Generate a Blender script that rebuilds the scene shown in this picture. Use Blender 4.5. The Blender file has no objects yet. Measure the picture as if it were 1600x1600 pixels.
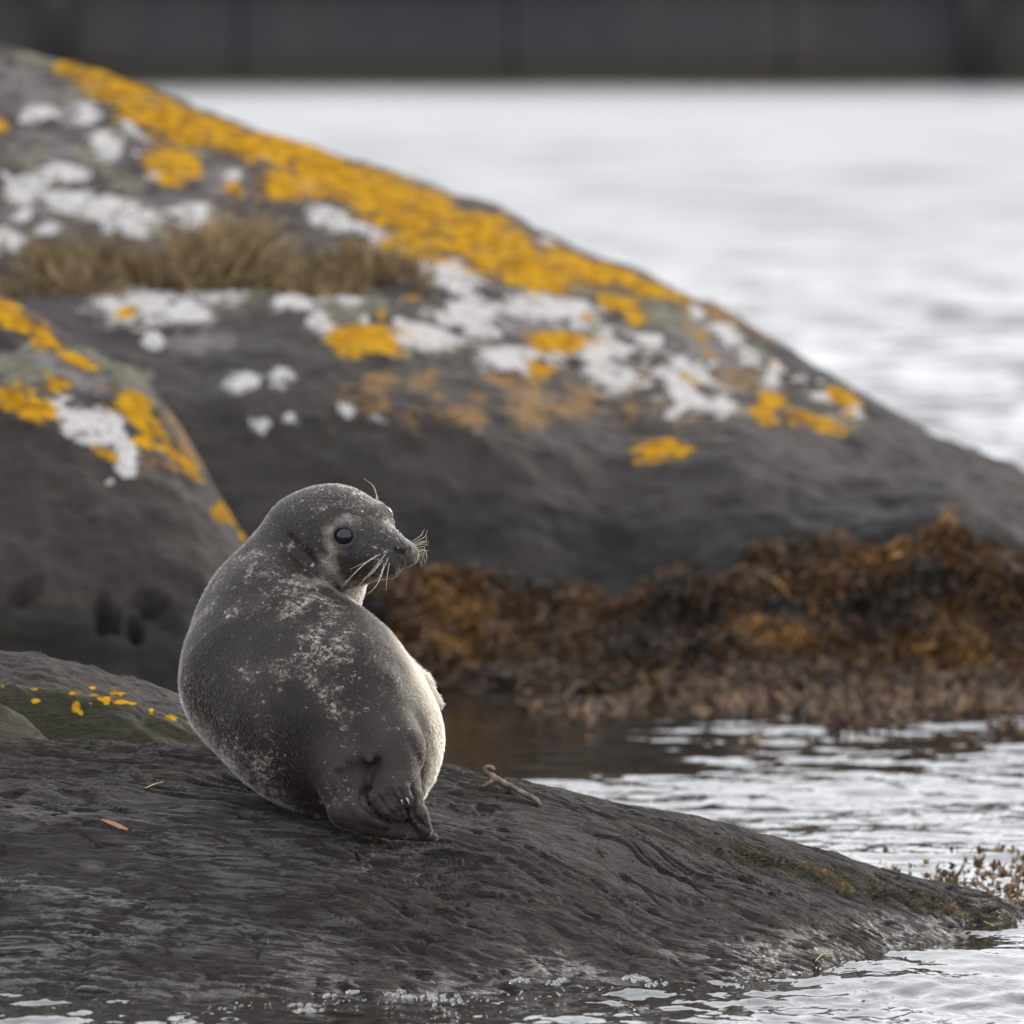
import bpy, bmesh, math, random
import numpy as np
from mathutils import Vector

random.seed(7)
rng = np.random.default_rng(11)
S = bpy.context.scene
COL = S.collection

# ---------------------------------------------------------------- camera
CAM_H, CAM_D, FPX, HORIZON = 1.5, 15.0, 15000.0, -10.0
cam = bpy.data.cameras.new('camera')
camo = bpy.data.objects.new('camera', cam)
COL.objects.link(camo)
S.camera = camo
cam.sensor_width = 36.0
cam.lens = FPX / 1600.0 * 36.0
cam.clip_start, cam.clip_end = 0.5, 3000.0
camo.location = (0, -CAM_D, CAM_H)
camo.rotation_euler = (math.radians(90) - math.atan((800 - HORIZON) / FPX), 0, 0)
cam.dof.use_dof = True
cam.dof.focus_distance = 14.93
cam.dof.aperture_fstop = cam.lens / 1000.0 / 0.054
cam.dof.aperture_blades = 9

# ---------------------------------------------------------------- light
SUN_ELEV, SUN_AZ = math.radians(24), math.radians(38)      # sun behind the rocks, to the right
world = bpy.data.worlds.new('World')
S.world = world
world.use_nodes = True
wt = world.node_tree
wt.nodes.clear()
sky = wt.nodes.new('ShaderNodeTexSky')
sky.sky_type = 'NISHITA'
sky.sun_disc = False
sky.sun_elevation = SUN_ELEV
sky.sun_rotation = SUN_AZ
sky.air_density, sky.dust_density, sky.ozone_density = 1.0, 2.2, 1.0
hsv = wt.nodes.new('ShaderNodeHueSaturation')
hsv.inputs['Saturation'].default_value = 0.22
bg = wt.nodes.new('ShaderNodeBackground')
bg.inputs['Strength'].default_value = 0.13
wo = wt.nodes.new('ShaderNodeOutputWorld')
wt.links.new(sky.outputs[0], hsv.inputs['Color'])
veil = wt.nodes.new('ShaderNodeMix'); veil.data_type = 'RGBA'      # thin even cloud layer over the blue
veil.inputs['Factor'].default_value = 0.90
veil.inputs['B'].default_value = (11.9, 12.2, 12.8, 1)
_in = [i for i in veil.inputs if i.type == 'RGBA']; _in[1].default_value = (11.9, 12.2, 12.8, 1)
wt.links.new(hsv.outputs[0], _in[0])
wt.links.new([o for o in veil.outputs if o.type == 'RGBA'][0], bg.inputs['Color'])
wt.links.new(bg.outputs[0], wo.inputs['Surface'])

sun = bpy.data.lights.new('sun', 'SUN')
sun.energy = 1.5
sun.angle = math.radians(22)
sun.color = (1.0, 0.89, 0.76)
suno = bpy.data.objects.new('sun', sun)
COL.objects.link(suno)
sd = Vector((math.sin(SUN_AZ) * math.cos(SUN_ELEV), math.cos(SUN_AZ) * math.cos(SUN_ELEV), math.sin(SUN_ELEV)))
suno.rotation_euler = sd.to_track_quat('Z', 'Y').to_euler()

S.view_settings.view_transform = 'Standard'
S.view_settings.look = 'None'
S.view_settings.exposure = 0.25
S.view_settings.gamma = 1.0
S.render.engine = 'CYCLES'
S.cycles.use_denoising = True
S.cycles.max_bounces = 6
S.cycles.diffuse_bounces = 3
S.cycles.glossy_bounces = 4
S.cycles.caustics_reflective = False
S.cycles.caustics_refractive = False

# ---------------------------------------------------------------- numeric helpers
def noise2(x, y, seed=0):
    r = np.random.default_rng(seed)
    perm = r.permutation(256)
    ang = r.random(256) * 2 * np.pi
    gx, gy = np.cos(ang), np.sin(ang)
    xi, yi = np.floor(x).astype(np.int64), np.floor(y).astype(np.int64)
    xf, yf = x - xi, y - yi
    u = xf * xf * xf * (xf * (xf * 6 - 15) + 10)
    v = yf * yf * yf * (yf * (yf * 6 - 15) + 10)
    def g(ix, iy, dx, dy):
        h = perm[(perm[ix & 255] + iy) & 255]
        return gx[h] * dx + gy[h] * dy
    a = g(xi, yi, xf, yf); b = g(xi + 1, yi, xf - 1, yf)
    c = g(xi, yi + 1, xf, yf - 1); d = g(xi + 1, yi + 1, xf - 1, yf - 1)
    return 1.5 * ((a * (1 - u) + b * u) * (1 - v) + (c * (1 - u) + d * u) * v)

def fbm2(x, y, seed=0, octv=5, gain=0.5, lac=2.03):
    s, a = 0.0, 1.0
    for o in range(octv):
        s = s + a * noise2(x + 17.3 * o, y - 9.1 * o, seed + o)
        x, y, a = x * lac, y * lac, a * gain
    return s

def ridge2(x, y, seed=0, octv=4, gain=0.5):
    s, a = 0.0, 1.0
    for o in range(octv):
        s = s + a * (1 - np.abs(noise2(x + 5.7 * o, y + 3.3 * o, seed + o)) * 2)
        x, y, a = x * 2.1, y * 2.1, a * gain
    return s

def sstep(a, b, x):
    t = np.clip((x - a) / (b - a), 0, 1)
    return t * t * (3 - 2 * t)

def blur_axis(z, n, axis):
    k = np.hanning(2 * n + 3)[1:-1]; k /= k.sum()
    pad = [(0, 0), (0, 0)]; pad[axis] = (n, n)
    zp = np.pad(z, pad, mode='edge')
    return np.apply_along_axis(lambda r: np.convolve(r, k, 'valid'), axis, zp)

def unproject(u, v, d):
    return (u - 800.0) * d / FPX, d - CAM_D, CAM_H - (v - HORIZON) * d / FPX

def zat(v, d):
    return CAM_H - (v - HORIZON) * d / FPX

def project(X, Y, Z):
    d = Y + CAM_D
    return 800.0 + X * FPX / d, HORIZON + (CAM_H - Z) * FPX / d

# ---------------------------------------------------------------- scene helpers
def tag(o, label=None, cat=None, group=None, kind=None):
    if label: o['label'] = label
    if cat: o['category'] = cat
    if group: o['group'] = group
    if kind: o['kind'] = kind
    return o

def mesh_obj(name, verts, faces, mat, parent=None, smooth=True, attrs=None, loc=None):
    me = bpy.data.meshes.new(name)
    verts = np.asarray(verts, np.float32)
    if isinstance(faces, np.ndarray):
        n = faces.shape[1]
        me.vertices.add(len(verts)); me.vertices.foreach_set('co', verts.ravel())
        me.loops.add(faces.size); me.loops.foreach_set('vertex_index', faces.ravel().astype(np.int32))
        me.polygons.add(len(faces))
        me.polygons.foreach_set('loop_start', np.arange(0, faces.size, n, dtype=np.int32))
        me.update(calc_edges=True)
        me.validate()
    else:
        me.from_pydata(verts.tolist(), [], faces)
    if smooth:
        me.polygons.foreach_set('use_smooth', np.ones(len(me.polygons), bool))
    if attrs:
        for k, a in attrs.items():
            a = np.asarray(a, np.float32)
            if a.ndim == 1:
                at = me.attributes.new(k, 'FLOAT', 'POINT'); at.data.foreach_set('value', a)
            else:
                at = me.attributes.new(k, 'FLOAT_VECTOR', 'POINT'); at.data.foreach_set('vector', a.ravel())
    me.materials.append(mat)
    o = bpy.data.objects.new(name, me)
    COL.objects.link(o)
    if parent: o.parent = parent
    if loc is not None: o.location = loc
    return o

def grid_faces(nr, nc):
    i = np.arange(nr * nc).reshape(nr, nc)
    return np.stack([i[:-1, :-1], i[:-1, 1:], i[1:, 1:], i[1:, :-1]], -1).reshape(-1, 4)

def tube(pts, radii, seg=6):
    """tapered tube through pts; returns verts, faces(list)"""
    pts = [Vector(p) for p in pts]
    V, Fc = [], []
    prev = None
    for i, p in enumerate(pts):
        t = (pts[min(i + 1, len(pts) - 1)] - pts[max(i - 1, 0)]).normalized()
        if prev is None:
            a = t.orthogonal().normalized()
        else:
            a = (prev - t * prev.dot(t)).normalized()
        prev = a
        b = t.cross(a)
        for s in range(seg):
            th = 2 * math.pi * s / seg
            V.append(p + (a * math.cos(th) + b * math.sin(th)) * radii[i])
    for i in range(len(pts) - 1):
        for s in range(seg):
            s2 = (s + 1) % seg
            Fc.append((i * seg + s, i * seg + s2, (i + 1) * seg + s2, (i + 1) * seg + s))
    Fc.append(tuple(range(seg))[::-1])
    Fc.append(tuple((len(pts) - 1) * seg + s for s in range(seg)))
    return [tuple(v) for v in V], Fc

def catmull(P, n):
    P = np.asarray(P, float)
    Q = np.vstack([2 * P[0] - P[1], P, 2 * P[-1] - P[-2]])
    out = []
    for i in range(len(P) - 1):
        p0, p1, p2, p3 = Q[i:i + 4]
        for t in np.linspace(0, 1, n, endpoint=False):
            out.append(0.5 * (2 * p1 + (p2 - p0) * t + (2 * p0 - 5 * p1 + 4 * p2 - p3) * t * t + (3 * p1 - p0 - 3 * p2 + p3) * t ** 3))
    out.append(P[-1])
    return np.array(out)

# ---------------------------------------------------------------- material helpers
class MT:
    def __init__(s, name):
        s.m = bpy.data.materials.new(name); s.m.use_nodes = True
        s.t = s.m.node_tree; s.t.nodes.clear()
        s.out = s.t.nodes.new('ShaderNodeOutputMaterial')
        s.tc = s.t.nodes.new('ShaderNodeTexCoord')
        s.obj = s.tc.outputs['Object']
    def put(s, sock, v):
        if isinstance(v, bpy.types.NodeSocket): s.t.links.new(v, sock)
        elif v is not None:
            if isinstance(v, (tuple, list)) and len(v) == 3 and sock.type == 'RGBA': v = (*v, 1)
            sock.default_value = v
    def mapping(s, scale=(1, 1, 1), rot=(0, 0, 0), vec=None, loc=(0, 0, 0)):
        n = s.t.nodes.new('ShaderNodeMapping')
        s.put(n.inputs['Vector'], vec or s.obj); n.inputs['Scale'].default_value = scale
        n.inputs['Rotation'].default_value = rot; n.inputs['Location'].default_value = loc
        return n.outputs[0]
    def noise(s, scale, detail=4, rough=0.5, dist=0.0, vec=None, col=False):
        n = s.t.nodes.new('ShaderNodeTexNoise')
        s.put(n.inputs['Vector'], vec or s.obj)
        n.inputs['Scale'].default_value = scale; n.inputs['Detail'].default_value = detail
        n.inputs['Roughness'].default_value = rough; n.inputs['Distortion'].default_value = dist
        return n.outputs['Color' if col else 'Fac']
    def voronoi(s, scale, vec=None, feature='F1', rand=1.0):
        n = s.t.nodes.new('ShaderNodeTexVoronoi'); n.feature = feature
        s.put(n.inputs['Vector'], vec or s.obj); n.inputs['Scale'].default_value = scale
        n.inputs['Randomness'].default_value = rand
        return n.outputs['Distance']
    def math(s, op, a, b=None, c=None):
        n = s.t.nodes.new('ShaderNodeMath'); n.operation = op
        for i, v in enumerate((a, b, c)):
            if v is not None: s.put(n.inputs[i], v)
        return n.outputs[0]
    def ss(s, x, a, b, lo=0.0, hi=1.0):
        n = s.t.nodes.new('ShaderNodeMapRange'); n.interpolation_type = 'SMOOTHSTEP'
        s.put(n.inputs['Value'], x); n.inputs['From Min'].default_value = a; n.inputs['From Max'].default_value = b
        n.inputs['To Min'].default_value = lo; n.inputs['To Max'].default_value = hi
        return n.outputs[0]
    def mix(s, f, a, b, mode='MIX'):
        n = s.t.nodes.new('ShaderNodeMix'); n.data_type = 'RGBA'; n.blend_type = mode
        s.put(n.inputs['Factor'], f); s.put(n.inputs['A'], None)
        ins = [i for i in n.inputs if i.type == 'RGBA']
        s.put(ins[0], a); s.put(ins[1], b)
        return [o for o in n.outputs if o.type == 'RGBA'][0]
    def attr(s, name, vec=False):
        n = s.t.nodes.new('ShaderNodeAttribute'); n.attribute_name = name
        return n.outputs['Vector' if vec else 'Fac']
    def addv(s, a, b):
        n = s.t.nodes.new('ShaderNodeVectorMath'); n.operation = 'ADD'
        s.put(n.inputs[0], a); s.put(n.inputs[1], b)
        return n.outputs[0]
    def scalev(s, a, f):
        n = s.t.nodes.new('ShaderNodeVectorMath'); n.operation = 'SCALE'
        s.put(n.inputs[0], a); n.inputs['Scale'].default_value = f
        return n.outputs[0]
    def bump(s, h, strength, dist, normal=None):
        n = s.t.nodes.new('ShaderNodeBump'); s.put(n.inputs['Height'], h)
        n.inputs['Strength'].default_value = strength; n.inputs['Distance'].default_value = dist
        if normal is not None: s.put(n.inputs['Normal'], normal)
        return n.outputs[0]
    def bsdf(s, **k):
        b = s.t.nodes.new('ShaderNodeBsdfPrincipled')
        for n, v in k.items(): s.put(b.inputs[n.replace('_', ' ')], v)
        s.t.links.new(b.outputs[0], s.out.inputs['Surface'])
        return s.m

# ================================================================ WATER
def build_water():
    dd = [13.2]
    while dd[-1] < 22.0: dd.append(dd[-1] + 0.017)
    while dd[-1] < 190.0: dd.append(dd[-1] + dd[-1] ** 2 * 4.4e-5)
    d = np.array(dd)
    xs = [0.0]; st = 0.015
    while xs[-1] < 1.75: xs.append(xs[-1] + st)
    while xs[-1] < 140.0:
        st *= 1.07; xs.append(xs[-1] + st)
    xs = np.array(xs); xs = np.concatenate([-xs[:0:-1], xs])
    X, D = np.meshgrid(xs, d)
    Y = D - CAM_D
    Z = np.zeros_like(X)
    r = np.random.default_rng(5)
    spacing = np.gradient(d)[:, None] * np.ones_like(X)
    spacing = np.maximum(spacing, np.abs(np.gradient(xs))[None, :])
    wx = 0.05 * noise2(X * 1.3, Y * 1.3, 91); wy = 0.05 * noise2(X * 1.3 + 9, Y * 1.3, 92)
    for i in range(52):
        lam = 0.07 * (1.09 ** i) * (0.85 + 0.3 * r.random())
        th = math.radians(90) + r.normal() * 0.75          # crests roughly across the view
        k = 2 * math.pi / lam
        slope = 0.028 if lam < 0.18 else (0.018 if lam < 0.6 else 0.011)
        amp = slope / k * np.clip(1.7 - spacing * 4.0 / lam, 0, 1) * (1 + ((3.0 * sstep(20, 38, D)) * (0.2 < lam < 0.9) + 2.6 * sstep(45, 100, D) * (0.6 < lam < 3.0)))
        env = 0.55 + 0.9 * np.clip(noise2(X / (lam * 5) + i * 3.1, Y / (lam * 7), 200 + i) + 0.25, 0, 1)
        Z += amp * env * np.sin(k * ((X + wx) * math.cos(th) + (Y + wy) * math.sin(th)) + r.random() * 6.28)
    # sheltered, weed-damped water at the foot of the big rock
    U, V = project(X, Y, 0 * X)
    calm = sstep(1235, 1195, V + 14 * noise2(X * 3, Y * 1.5, 31)) * sstep(1260, 860, U + 90 * noise2(X * 2, Y * 2.2, 33)) * sstep(22.3, 20.8, D)
    calm = np.clip(calm * (0.25 + 0.75 * sstep(1082, 1125, V)), 0, 1)
    Z *= 1 - 0.72 * calm
    # small chop where the water laps at the seal's slab
    lap = sstep(15.3, 14.6, D) * sstep(1.6, 0.9, np.abs(X))
    Z += lap * 0.0045 * fbm2(X * 24, Y * 17, 55, 3)
    verts = np.stack([X, Y, Z], -1).reshape(-1, 3)
    m = MT('sea_water')
    far = m.ss(m.attr('dist'), 19.0, 34.0)
    v1 = m.mapping((1.0, 0.55, 1))
    n1 = m.noise(9.0, 3, 0.55, 0.3, v1)
    n2 = m.noise(34.0, 2, 0.5, 0.2, v1)
    n3 = m.noise(1.6, 3, 0.55, 0.4, m.mapping((1, 0.6, 1)))
    hsum = m.math('ADD', m.math('MULTIPLY', n1, 0.007), m.math('MULTIPLY', n2, 0.0014))
    hfar = m.math('MULTIPLY', m.math('MULTIPLY', n3, 0.02), far)
    n5 = m.noise(0.5, 3, 0.55, 0.4, m.mapping((1, 0.6, 1)))
    hfar = m.math('ADD', hfar, m.math('MULTIPLY', m.math('MULTIPLY', n5, 0.04), m.ss(m.attr('dist'), 40.0, 80.0)))
    n4 = m.noise(5.0, 3, 0.5, 0.3, m.mapping((1, 0.5, 1)))
    hfar = m.math('ADD', hfar, m.math('MULTIPLY', m.math('MULTIPLY', n4, 0.030), m.math('MULTIPLY', far, m.ss(m.attr('dist'), 45.0, 90.0, 1.0, 0.25))))
    hh = m.math('ADD', m.math('MULTIPLY', hsum, m.math('SUBTRACT', 1.0, m.math('MULTIPLY', m.attr('calm'), 0.82))), hfar)
    mat = m.bsdf(Base_Color=(0.020, 0.017, 0.013), Roughness=m.ss(m.attr('dist'), 22.0, 70.0, 0.045, 0.24), IOR=1.35, Normal=m.bump(hh, 1.0, 1.0))
    o = mesh_obj('water', verts, grid_faces(len(d), len(xs)), mat, attrs={'calm': calm.ravel(), 'dist': D.ravel()})
    tag(o, 'pale rippled sea water around the rocks', 'water', kind='structure')
build_water()

# ================================================================ QUAY
def build_quay():
    root = bpy.data.objects.new('quay_wall', None); COL.objects.link(root)
    root.location = (0, 146, 0)
    tag(root, 'dark blurred quay wall with upright timber piles across the water', 'wall')
    m = MT('quay_boards')
    n = m.noise(0.35, 4, 0.6, 0, m.mapping((1, 1, 0.25)))
    n2 = m.noise(2.2, 4, 0.6, 0, m.mapping((1, 1, 0.15)))
    c = m.mix(m.ss(n, 0.35, 0.7), (0.040, 0.038, 0.046), (0.066, 0.058, 0.056))
    c = m.mix(m.ss(n2, 0.3, 0.7), c, m.mix(0.5, c, (0.03, 0.028, 0.03)))
    zc = m.t.nodes.new('ShaderNodeSeparateXYZ'); m.put(zc.inputs[0], m.obj)
    c = m.mix(m.ss(zc.outputs['Z'], 0.7, 0.25), c, (0.035, 0.030, 0.020))     # weed-stained foot
    boards = m.bsdf(Base_Color=c, Roughness=0.85)
    def box(name, x0, x1, y0, y1, z0, z1, parent=root, mat=boards):
        v = [(x, y, z) for z in (z0, z1) for y in (y0, y1) for x in (x0, x1)]
        f = [(0, 2, 3, 1), (4, 5, 7, 6), (0, 1, 5, 4), (2, 6, 7, 3), (0, 4, 6, 2), (1, 3, 7, 5)]
        return mesh_obj(name, v, f, mat, parent, smooth=False)
    for i in range(-12, 13):                           # cladding panels, each a piece
        x = i * 4.6
        box('panel', x + 0.03, x + 4.57, 0.02 * (i % 3), 0.25, -1.0, 1.72)
    box('backing', -60, 60, 0.3, 0.9, -1.0, 1.71)
    box('cap_beam', -60, 60, -0.25, 1.2, 1.724, 1.9)
    m = MT('wet_pile'); pm = m.bsdf(Base_Color=(0.012, 0.011, 0.012), Roughness=0.7)
    for px in (-1750, -820, 90, 1520, 2350, 3200):
        x = (px - 800) * 161 / FPX
        v, f = tube([(x, -0.45, -1), (x + 0.02, -0.45, 1), (x, -0.45, 2.1)], [0.27, 0.25, 0.24], 10)
        mesh_obj('pile', v, f, pm, root)
build_quay()

# ================================================================ ROCKS
def field(px_nodes, node_d, node_z, cols, rows_d, ns, nd):
    """height field; columns are bearings (px), rows distances; node arrays are (n_px, n_nodes)"""
    nc = len(cols); nn = node_d.shape[1]
    ND = np.stack([np.interp(cols, px_nodes, node_d[:, k]) for k in range(nn)], 1)
    NZ = np.stack([np.interp(cols, px_nodes, node_z[:, k]) for k in range(nn)], 1)
    Z = np.empty((len(rows_d), nc))
    for c in range(nc):
        Z[:, c] = np.interp(rows_d, ND[c], NZ[c])
    Z = blur_axis(Z, nd, 0); Z = blur_axis(Z, ns, 1)
    Dg = np.repeat(rows_d[:, None], nc, 1)
    X = (cols[None, :] - 800) * Dg / FPX
    return X, Dg, Z

def spaced(a, b, lo, hi, fine, grow=1.12):
    out = list(np.arange(lo, hi + fine, fine)); st = fine
    left, right = [lo], [out[-1]]
    while left[-1] > a: st *= grow; left.append(left[-1] - st)
    st = fine
    while right[-1] < b: st *= grow; right.append(right[-1] + st)
    return np.array(left[:0:-1] + out + right[1:])

def rock_material(name, base_a, base_b, wet=0.0, bump=1.0, lichen=True, fine=1.0):
    m = MT(name)
    v = m.mapping((0.7, 1.9, 2.8), (0, 0.12, 0.15))
    big = m.noise(3.0, 4, 0.6, 0.5)
    mid = m.noise(22.0 * fine, 6, 0.65, 0.6, v)
    fin = m.noise(140.0 * fine, 5, 0.7, 0.2, v)
    c = m.mix(m.ss(big, 0.32, 0.68), base_a, base_b)
    c = m.mix(m.ss(mid, 0.30, 0.72), m.mix(0.72, c, (0.008, 0.008, 0.009)), m.mix(0.30, c, (0.085, 0.066, 0.054)))
    c = m.mix(m.ss(fin, 0.30, 0.75), m.mix(0.45, c, (0.012, 0.012, 0.013)), m.mix(0.20, c, (0.10, 0.083, 0.071)))
    c = m.mix(m.attr('brown'), c, m.mix(m.ss(mid, 0.35, 0.65), (0.024, 0.017, 0.016), (0.075, 0.057, 0.053)))   # crustose film on the dry top
    # olive algae film
    alg = m.math('MULTIPLY', m.attr('algae'), m.ss(mid, 0.30, 0.6, 0.35, 1.0))
    c = m.mix(alg, c, m.mix(m.ss(fin, 0.3, 0.7), (0.014, 0.016, 0.007), (0.042, 0.040, 0.018)))
    c = m.mix(m.math('MULTIPLY', m.attr('tide'), 0.85), c, (0.008, 0.0075, 0.007))      # black tidal zone
    rough = m.ss(mid, 0.3, 0.7, 0.55, 0.8)
    ridge = m.noise(34.0 * fine, 5, 0.6, 0.8, m.mapping((0.32, 1.7, 2.6), (0, 0.1, 0.2)))
    wetn = m.math('MULTIPLY', m.attr('wet'), m.math('MULTIPLY', m.ss(m.noise(4.0, 3, 0.5, 0.3, m.mapping((1, 1.5, 1))), 0.35, 0.55), m.ss(ridge, 0.46, 0.58)))
    c = m.mix(m.math('MULTIPLY', wetn, 0.35), c, (0.012, 0.012, 0.014))
    rough = m.math('SUBTRACT', rough, m.math('MULTIPLY', wetn, 0.5))
    if lichen:
        ln = m.noise(30.0, 4, 0.6, 0.3)
        lf = m.noise(110.0, 4, 0.65)
        lb = m.noise(11.0, 5, 0.65, 0.4)
        eat = m.ss(m.noise(19.0, 6, 0.7, 0.3, m.mapping((1, 1, 1), (0, 0, 0), None, (3, 7, 1))), 0.36, 0.46, 0.15, 1.0)
        def mask(a, lo=0.34, hi=0.62):
            return m.math('MULTIPLY', eat if a in ('white', 'yellow') else 1.0, m.ss(m.math('ADD', m.attr(a), m.math('ADD', m.math('MULTIPLY', m.math('SUBTRACT', ln, 0.5), 0.95), m.math('ADD', m.math('MULTIPLY', m.math('SUBTRACT', lf, 0.5), 0.45), m.math('MULTIPLY', m.math('SUBTRACT', lb, 0.5), 1.0)))), lo, hi))
        c = m.mix(m.math('MULTIPLY', mask('grey'), 0.8), c, m.mix(m.ss(lf, 0.35, 0.65), (0.07, 0.058, 0.055), (0.24, 0.215, 0.21)))
        c = m.mix(m.math('MULTIPLY', mask('green'), 0.85), c, m.mix(m.ss(lf, 0.35, 0.65), (0.055, 0.052, 0.030), (0.20, 0.19, 0.135)))
        c = m.mix(m.math('MULTIPLY', mask('ochre'), 0.8), c, m.mix(m.ss(lf, 0.35, 0.65), (0.14, 0.065, 0.02), (0.30, 0.16, 0.03)))
        c = m.mix(mask('white'), c, m.mix(m.ss(lf, 0.25, 0.65), (0.22, 0.205, 0.195), (0.58, 0.56, 0.545)))
        c = m.mix(mask('yellow'), c, m.mix(m.ss(lb, 0.44, 0.34, 0.0, 0.75), m.mix(m.ss(ln, 0.30, 0.66), (0.21, 0.085, 0.005), (0.52, 0.28, 0.012)), (0.13, 0.075, 0.016)))
    h = m.math('ADD', m.math('MULTIPLY', mid, 0.010 * bump), m.math('MULTIPLY', fin, 0.0022 * bump))
    pit = m.ss(m.voronoi(38.0 * fine, v), 0.10, 0.28)
    h = m.math('ADD', h, m.math('MULTIPLY', pit, 0.0025 * bump))
    spec = m.math('ADD', 0.14, m.math('MULTIPLY', wetn, 1.0))
    if lichen:
        dry = m.math('MAXIMUM', mask('white'), mask('yellow'))
        rough = m.math('ADD', rough, m.math('MULTIPLY', dry, 0.4))
        spec = m.math('MULTIPLY', spec, m.math('SUBTRACT', 1.0, m.math('MULTIPLY', dry, 0.7)))
    return m.bsdf(Base_Color=c, Roughness=rough, Specular_IOR_Level=spec, Normal=m.bump(h, 1.0, 1.0))

ZERO = lambda n: np.zeros(n)
PX = lambda *a: np.array(a, float)

def heightfield_rock(name, X, Dg, Z, mat, attrs, label):
    verts = np.stack([X, Dg - CAM_D, Z], -1).reshape(-1, 3)
    full = {k: np.zeros(verts.shape[0]) for k in ('algae', 'wet', 'brown', 'tide', 'grey', 'green', 'ochre', 'white', 'yellow')}
    for k, a in attrs.items(): full[k] = np.broadcast_to(a, X.shape).ravel()
    o = mesh_obj(name, verts, grid_faces(*X.shape), mat, attrs=full)
    tag(o, label, 'rock')
    return o

# ---- the slab the seal rests on
def slab_nodes():
    px = PX(-1100, -300, 0, 200, 400, 600, 800, 1000, 1150, 1300, 1450, 1590, 1800, 2300)
    vw = PX(1572, 1572, 1570, 1566, 1556, 1546, 1534, 1522, 1512, 1494, 1466, 1436, 1400, 1300)
    vc = PX(1150, 1154, 1157, 1158, 1170, 1188, 1215, 1259, 1296, 1334, 1372, 1412, 1470, 1600)
    dc = 15 + PX(.30, .30, .30, .30, .30, .31, .34, .40, .46, .52, .58, .64, .72, .9)
    vf = PX(0, 0, 0, 0, 0, 0, 0, 1306, 1352, 1397, 1435, 1470, 1500, 1620)
    df = 15 + PX(.2, .2, .2, .2, .2, .2, .2, .19, .24, .30, .39, .50, .6, .8)
    dw = (CAM_H * FPX) / (vw - HORIZON)
    zc = zat(vc, dc)
    has = sstep(900, 1150, px)
    dmid = dw + 0.5 * (np.minimum(dc, df) - dw) + (1 - has) * 0.04
    zfront_plain = np.interp(0, [0], [0]) + zc * 0.93
    zf = np.where(vf > 0, zat(np.where(vf > 0, vf, 1300), df), zfront_plain)
    zmid = np.where(vf > 0, zf * 0.66, zc * 0.74)
    nd = np.stack([dw - 0.6, dw, dmid, df, df + 0.035, dc - 0.07, dc, dc + 0.10, dc + 0.8], 1)
    zg = zf - 0.022 * has + (1 - has) * (zc - zf) * 0.3
    zb = np.where(vf > 0, zc * 0.93 + zf * 0.07, zc * 0.98)
    nz = np.stack([ZERO(len(px)) - 0.24, ZERO(len(px)) - 0.006, zmid, zf, zg, zb, zc + 0.004, zc - 0.012, zc - 0.45], 1)
    return px, nd, nz

SLAB = {}
def build_slab():
    px, nd, nz = slab_nodes()
    cols = spaced(-1000, 2200, -20, 1620, 2.5)
    rows = np.concatenate([np.arange(13.75, 15.75, 0.0042), np.arange(15.76, 16.6, 0.03)])
    X, Dg, Z = field(px, nd, nz, cols, rows, 30, 9)
    Y = Dg - CAM_D
    # foliation: long ridges running across, swirled
    wx = 0.10 * fbm2(X * 2.2, Y * 2.6, 301, 3); wy = 0.10 * fbm2(X * 2.0 + 4, Y * 2.4, 305, 3)
    tilt = 0.10 * X
    a = (Y + wy + tilt + 0.25 * Z)
    r1 = ridge2((X + wx) * 6.0, a * 30.0, 310, 4, 0.6)
    r2 = fbm2((X + wx) * 14.0, a * 52.0, 320, 4, 0.6)
    lump = fbm2(X * 4.0, Y * 5.0, 330, 3)
    rub = 0.45 + 0.75 * np.clip(0.5 + noise2(X * 1.7, Y * 2.3, 340), 0, 1.2)
    Z = Z - 0.006 + rub * (0.0026 * r1 + 0.0028 * r2) + 0.009 * lump
    # deeper pockets and steps
    pk = fbm2((X + wx) * 9.0 + 30, a * 24.0, 351, 3)
    Z -= 0.010 * sstep(0.42, 0.85, pk)
    pk2 = fbm2(X * 26.0, a * 48.0, 361, 2)
    Z -= 0.004 * sstep(0.55, 0.9, pk2)
    cr = np.abs(fbm2((X + wx) * 3.2 + 11, a * 13.0, 371, 3))
    Z -= 0.007 * sstep(0.07, 0.0, cr) * sstep(-0.2, 0.3, noise2(X * 3, Y * 3, 381))
    U, V = project(X, Y, Z)
    # attributes
    fl = np.interp(U, [960, 1037, 1187, 1300, 1450, 1562, 1640], [1290, 1312, 1357, 1392, 1430, 1456, 1475])
    band = sstep(-44, -24, V - fl) * sstep(6, -4, V - fl) * sstep(1050, 1180, U)
    ochre = band * (0.34 + 0.30 * noise2(X * 14, Y * 20, 71)) * sstep(1150, 1290, U)
    algae = np.clip(band * 0.9, 0, 1)
    wet = sstep(900, 250, U) * sstep(1230, 1330, V) + sstep(1490, 1560, V + 25 * noise2(X * 4, Y * 6, 77)) + sstep(0.05, 0.0, Z)
    mat = rock_material('slab_rock', (0.0180, 0.0148, 0.0136), (0.031, 0.0235, 0.0190), bump=2.4)
    heightfield_rock('rock_slab', X, Dg, Z, mat, {'algae': algae, 'ochre': np.clip(ochre, 0, 1), 'wet': np.clip(wet, 0, 1)},
                     'long dark grey rock slab in the foreground under the seal')
    SLAB.update(cols=cols, rows=rows, Z=Z)
build_slab()

def slab_z(x, y):
    d = y + CAM_D
    u = 800 + x * FPX / d
    i = int(np.clip(np.searchsorted(SLAB['rows'], d), 1, len(SLAB['rows']) - 1))
    j = int(np.clip(np.searchsorted(SLAB['cols'], u), 1, len(SLAB['cols']) - 1))
    return float(SLAB['Z'][i, j])

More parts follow.
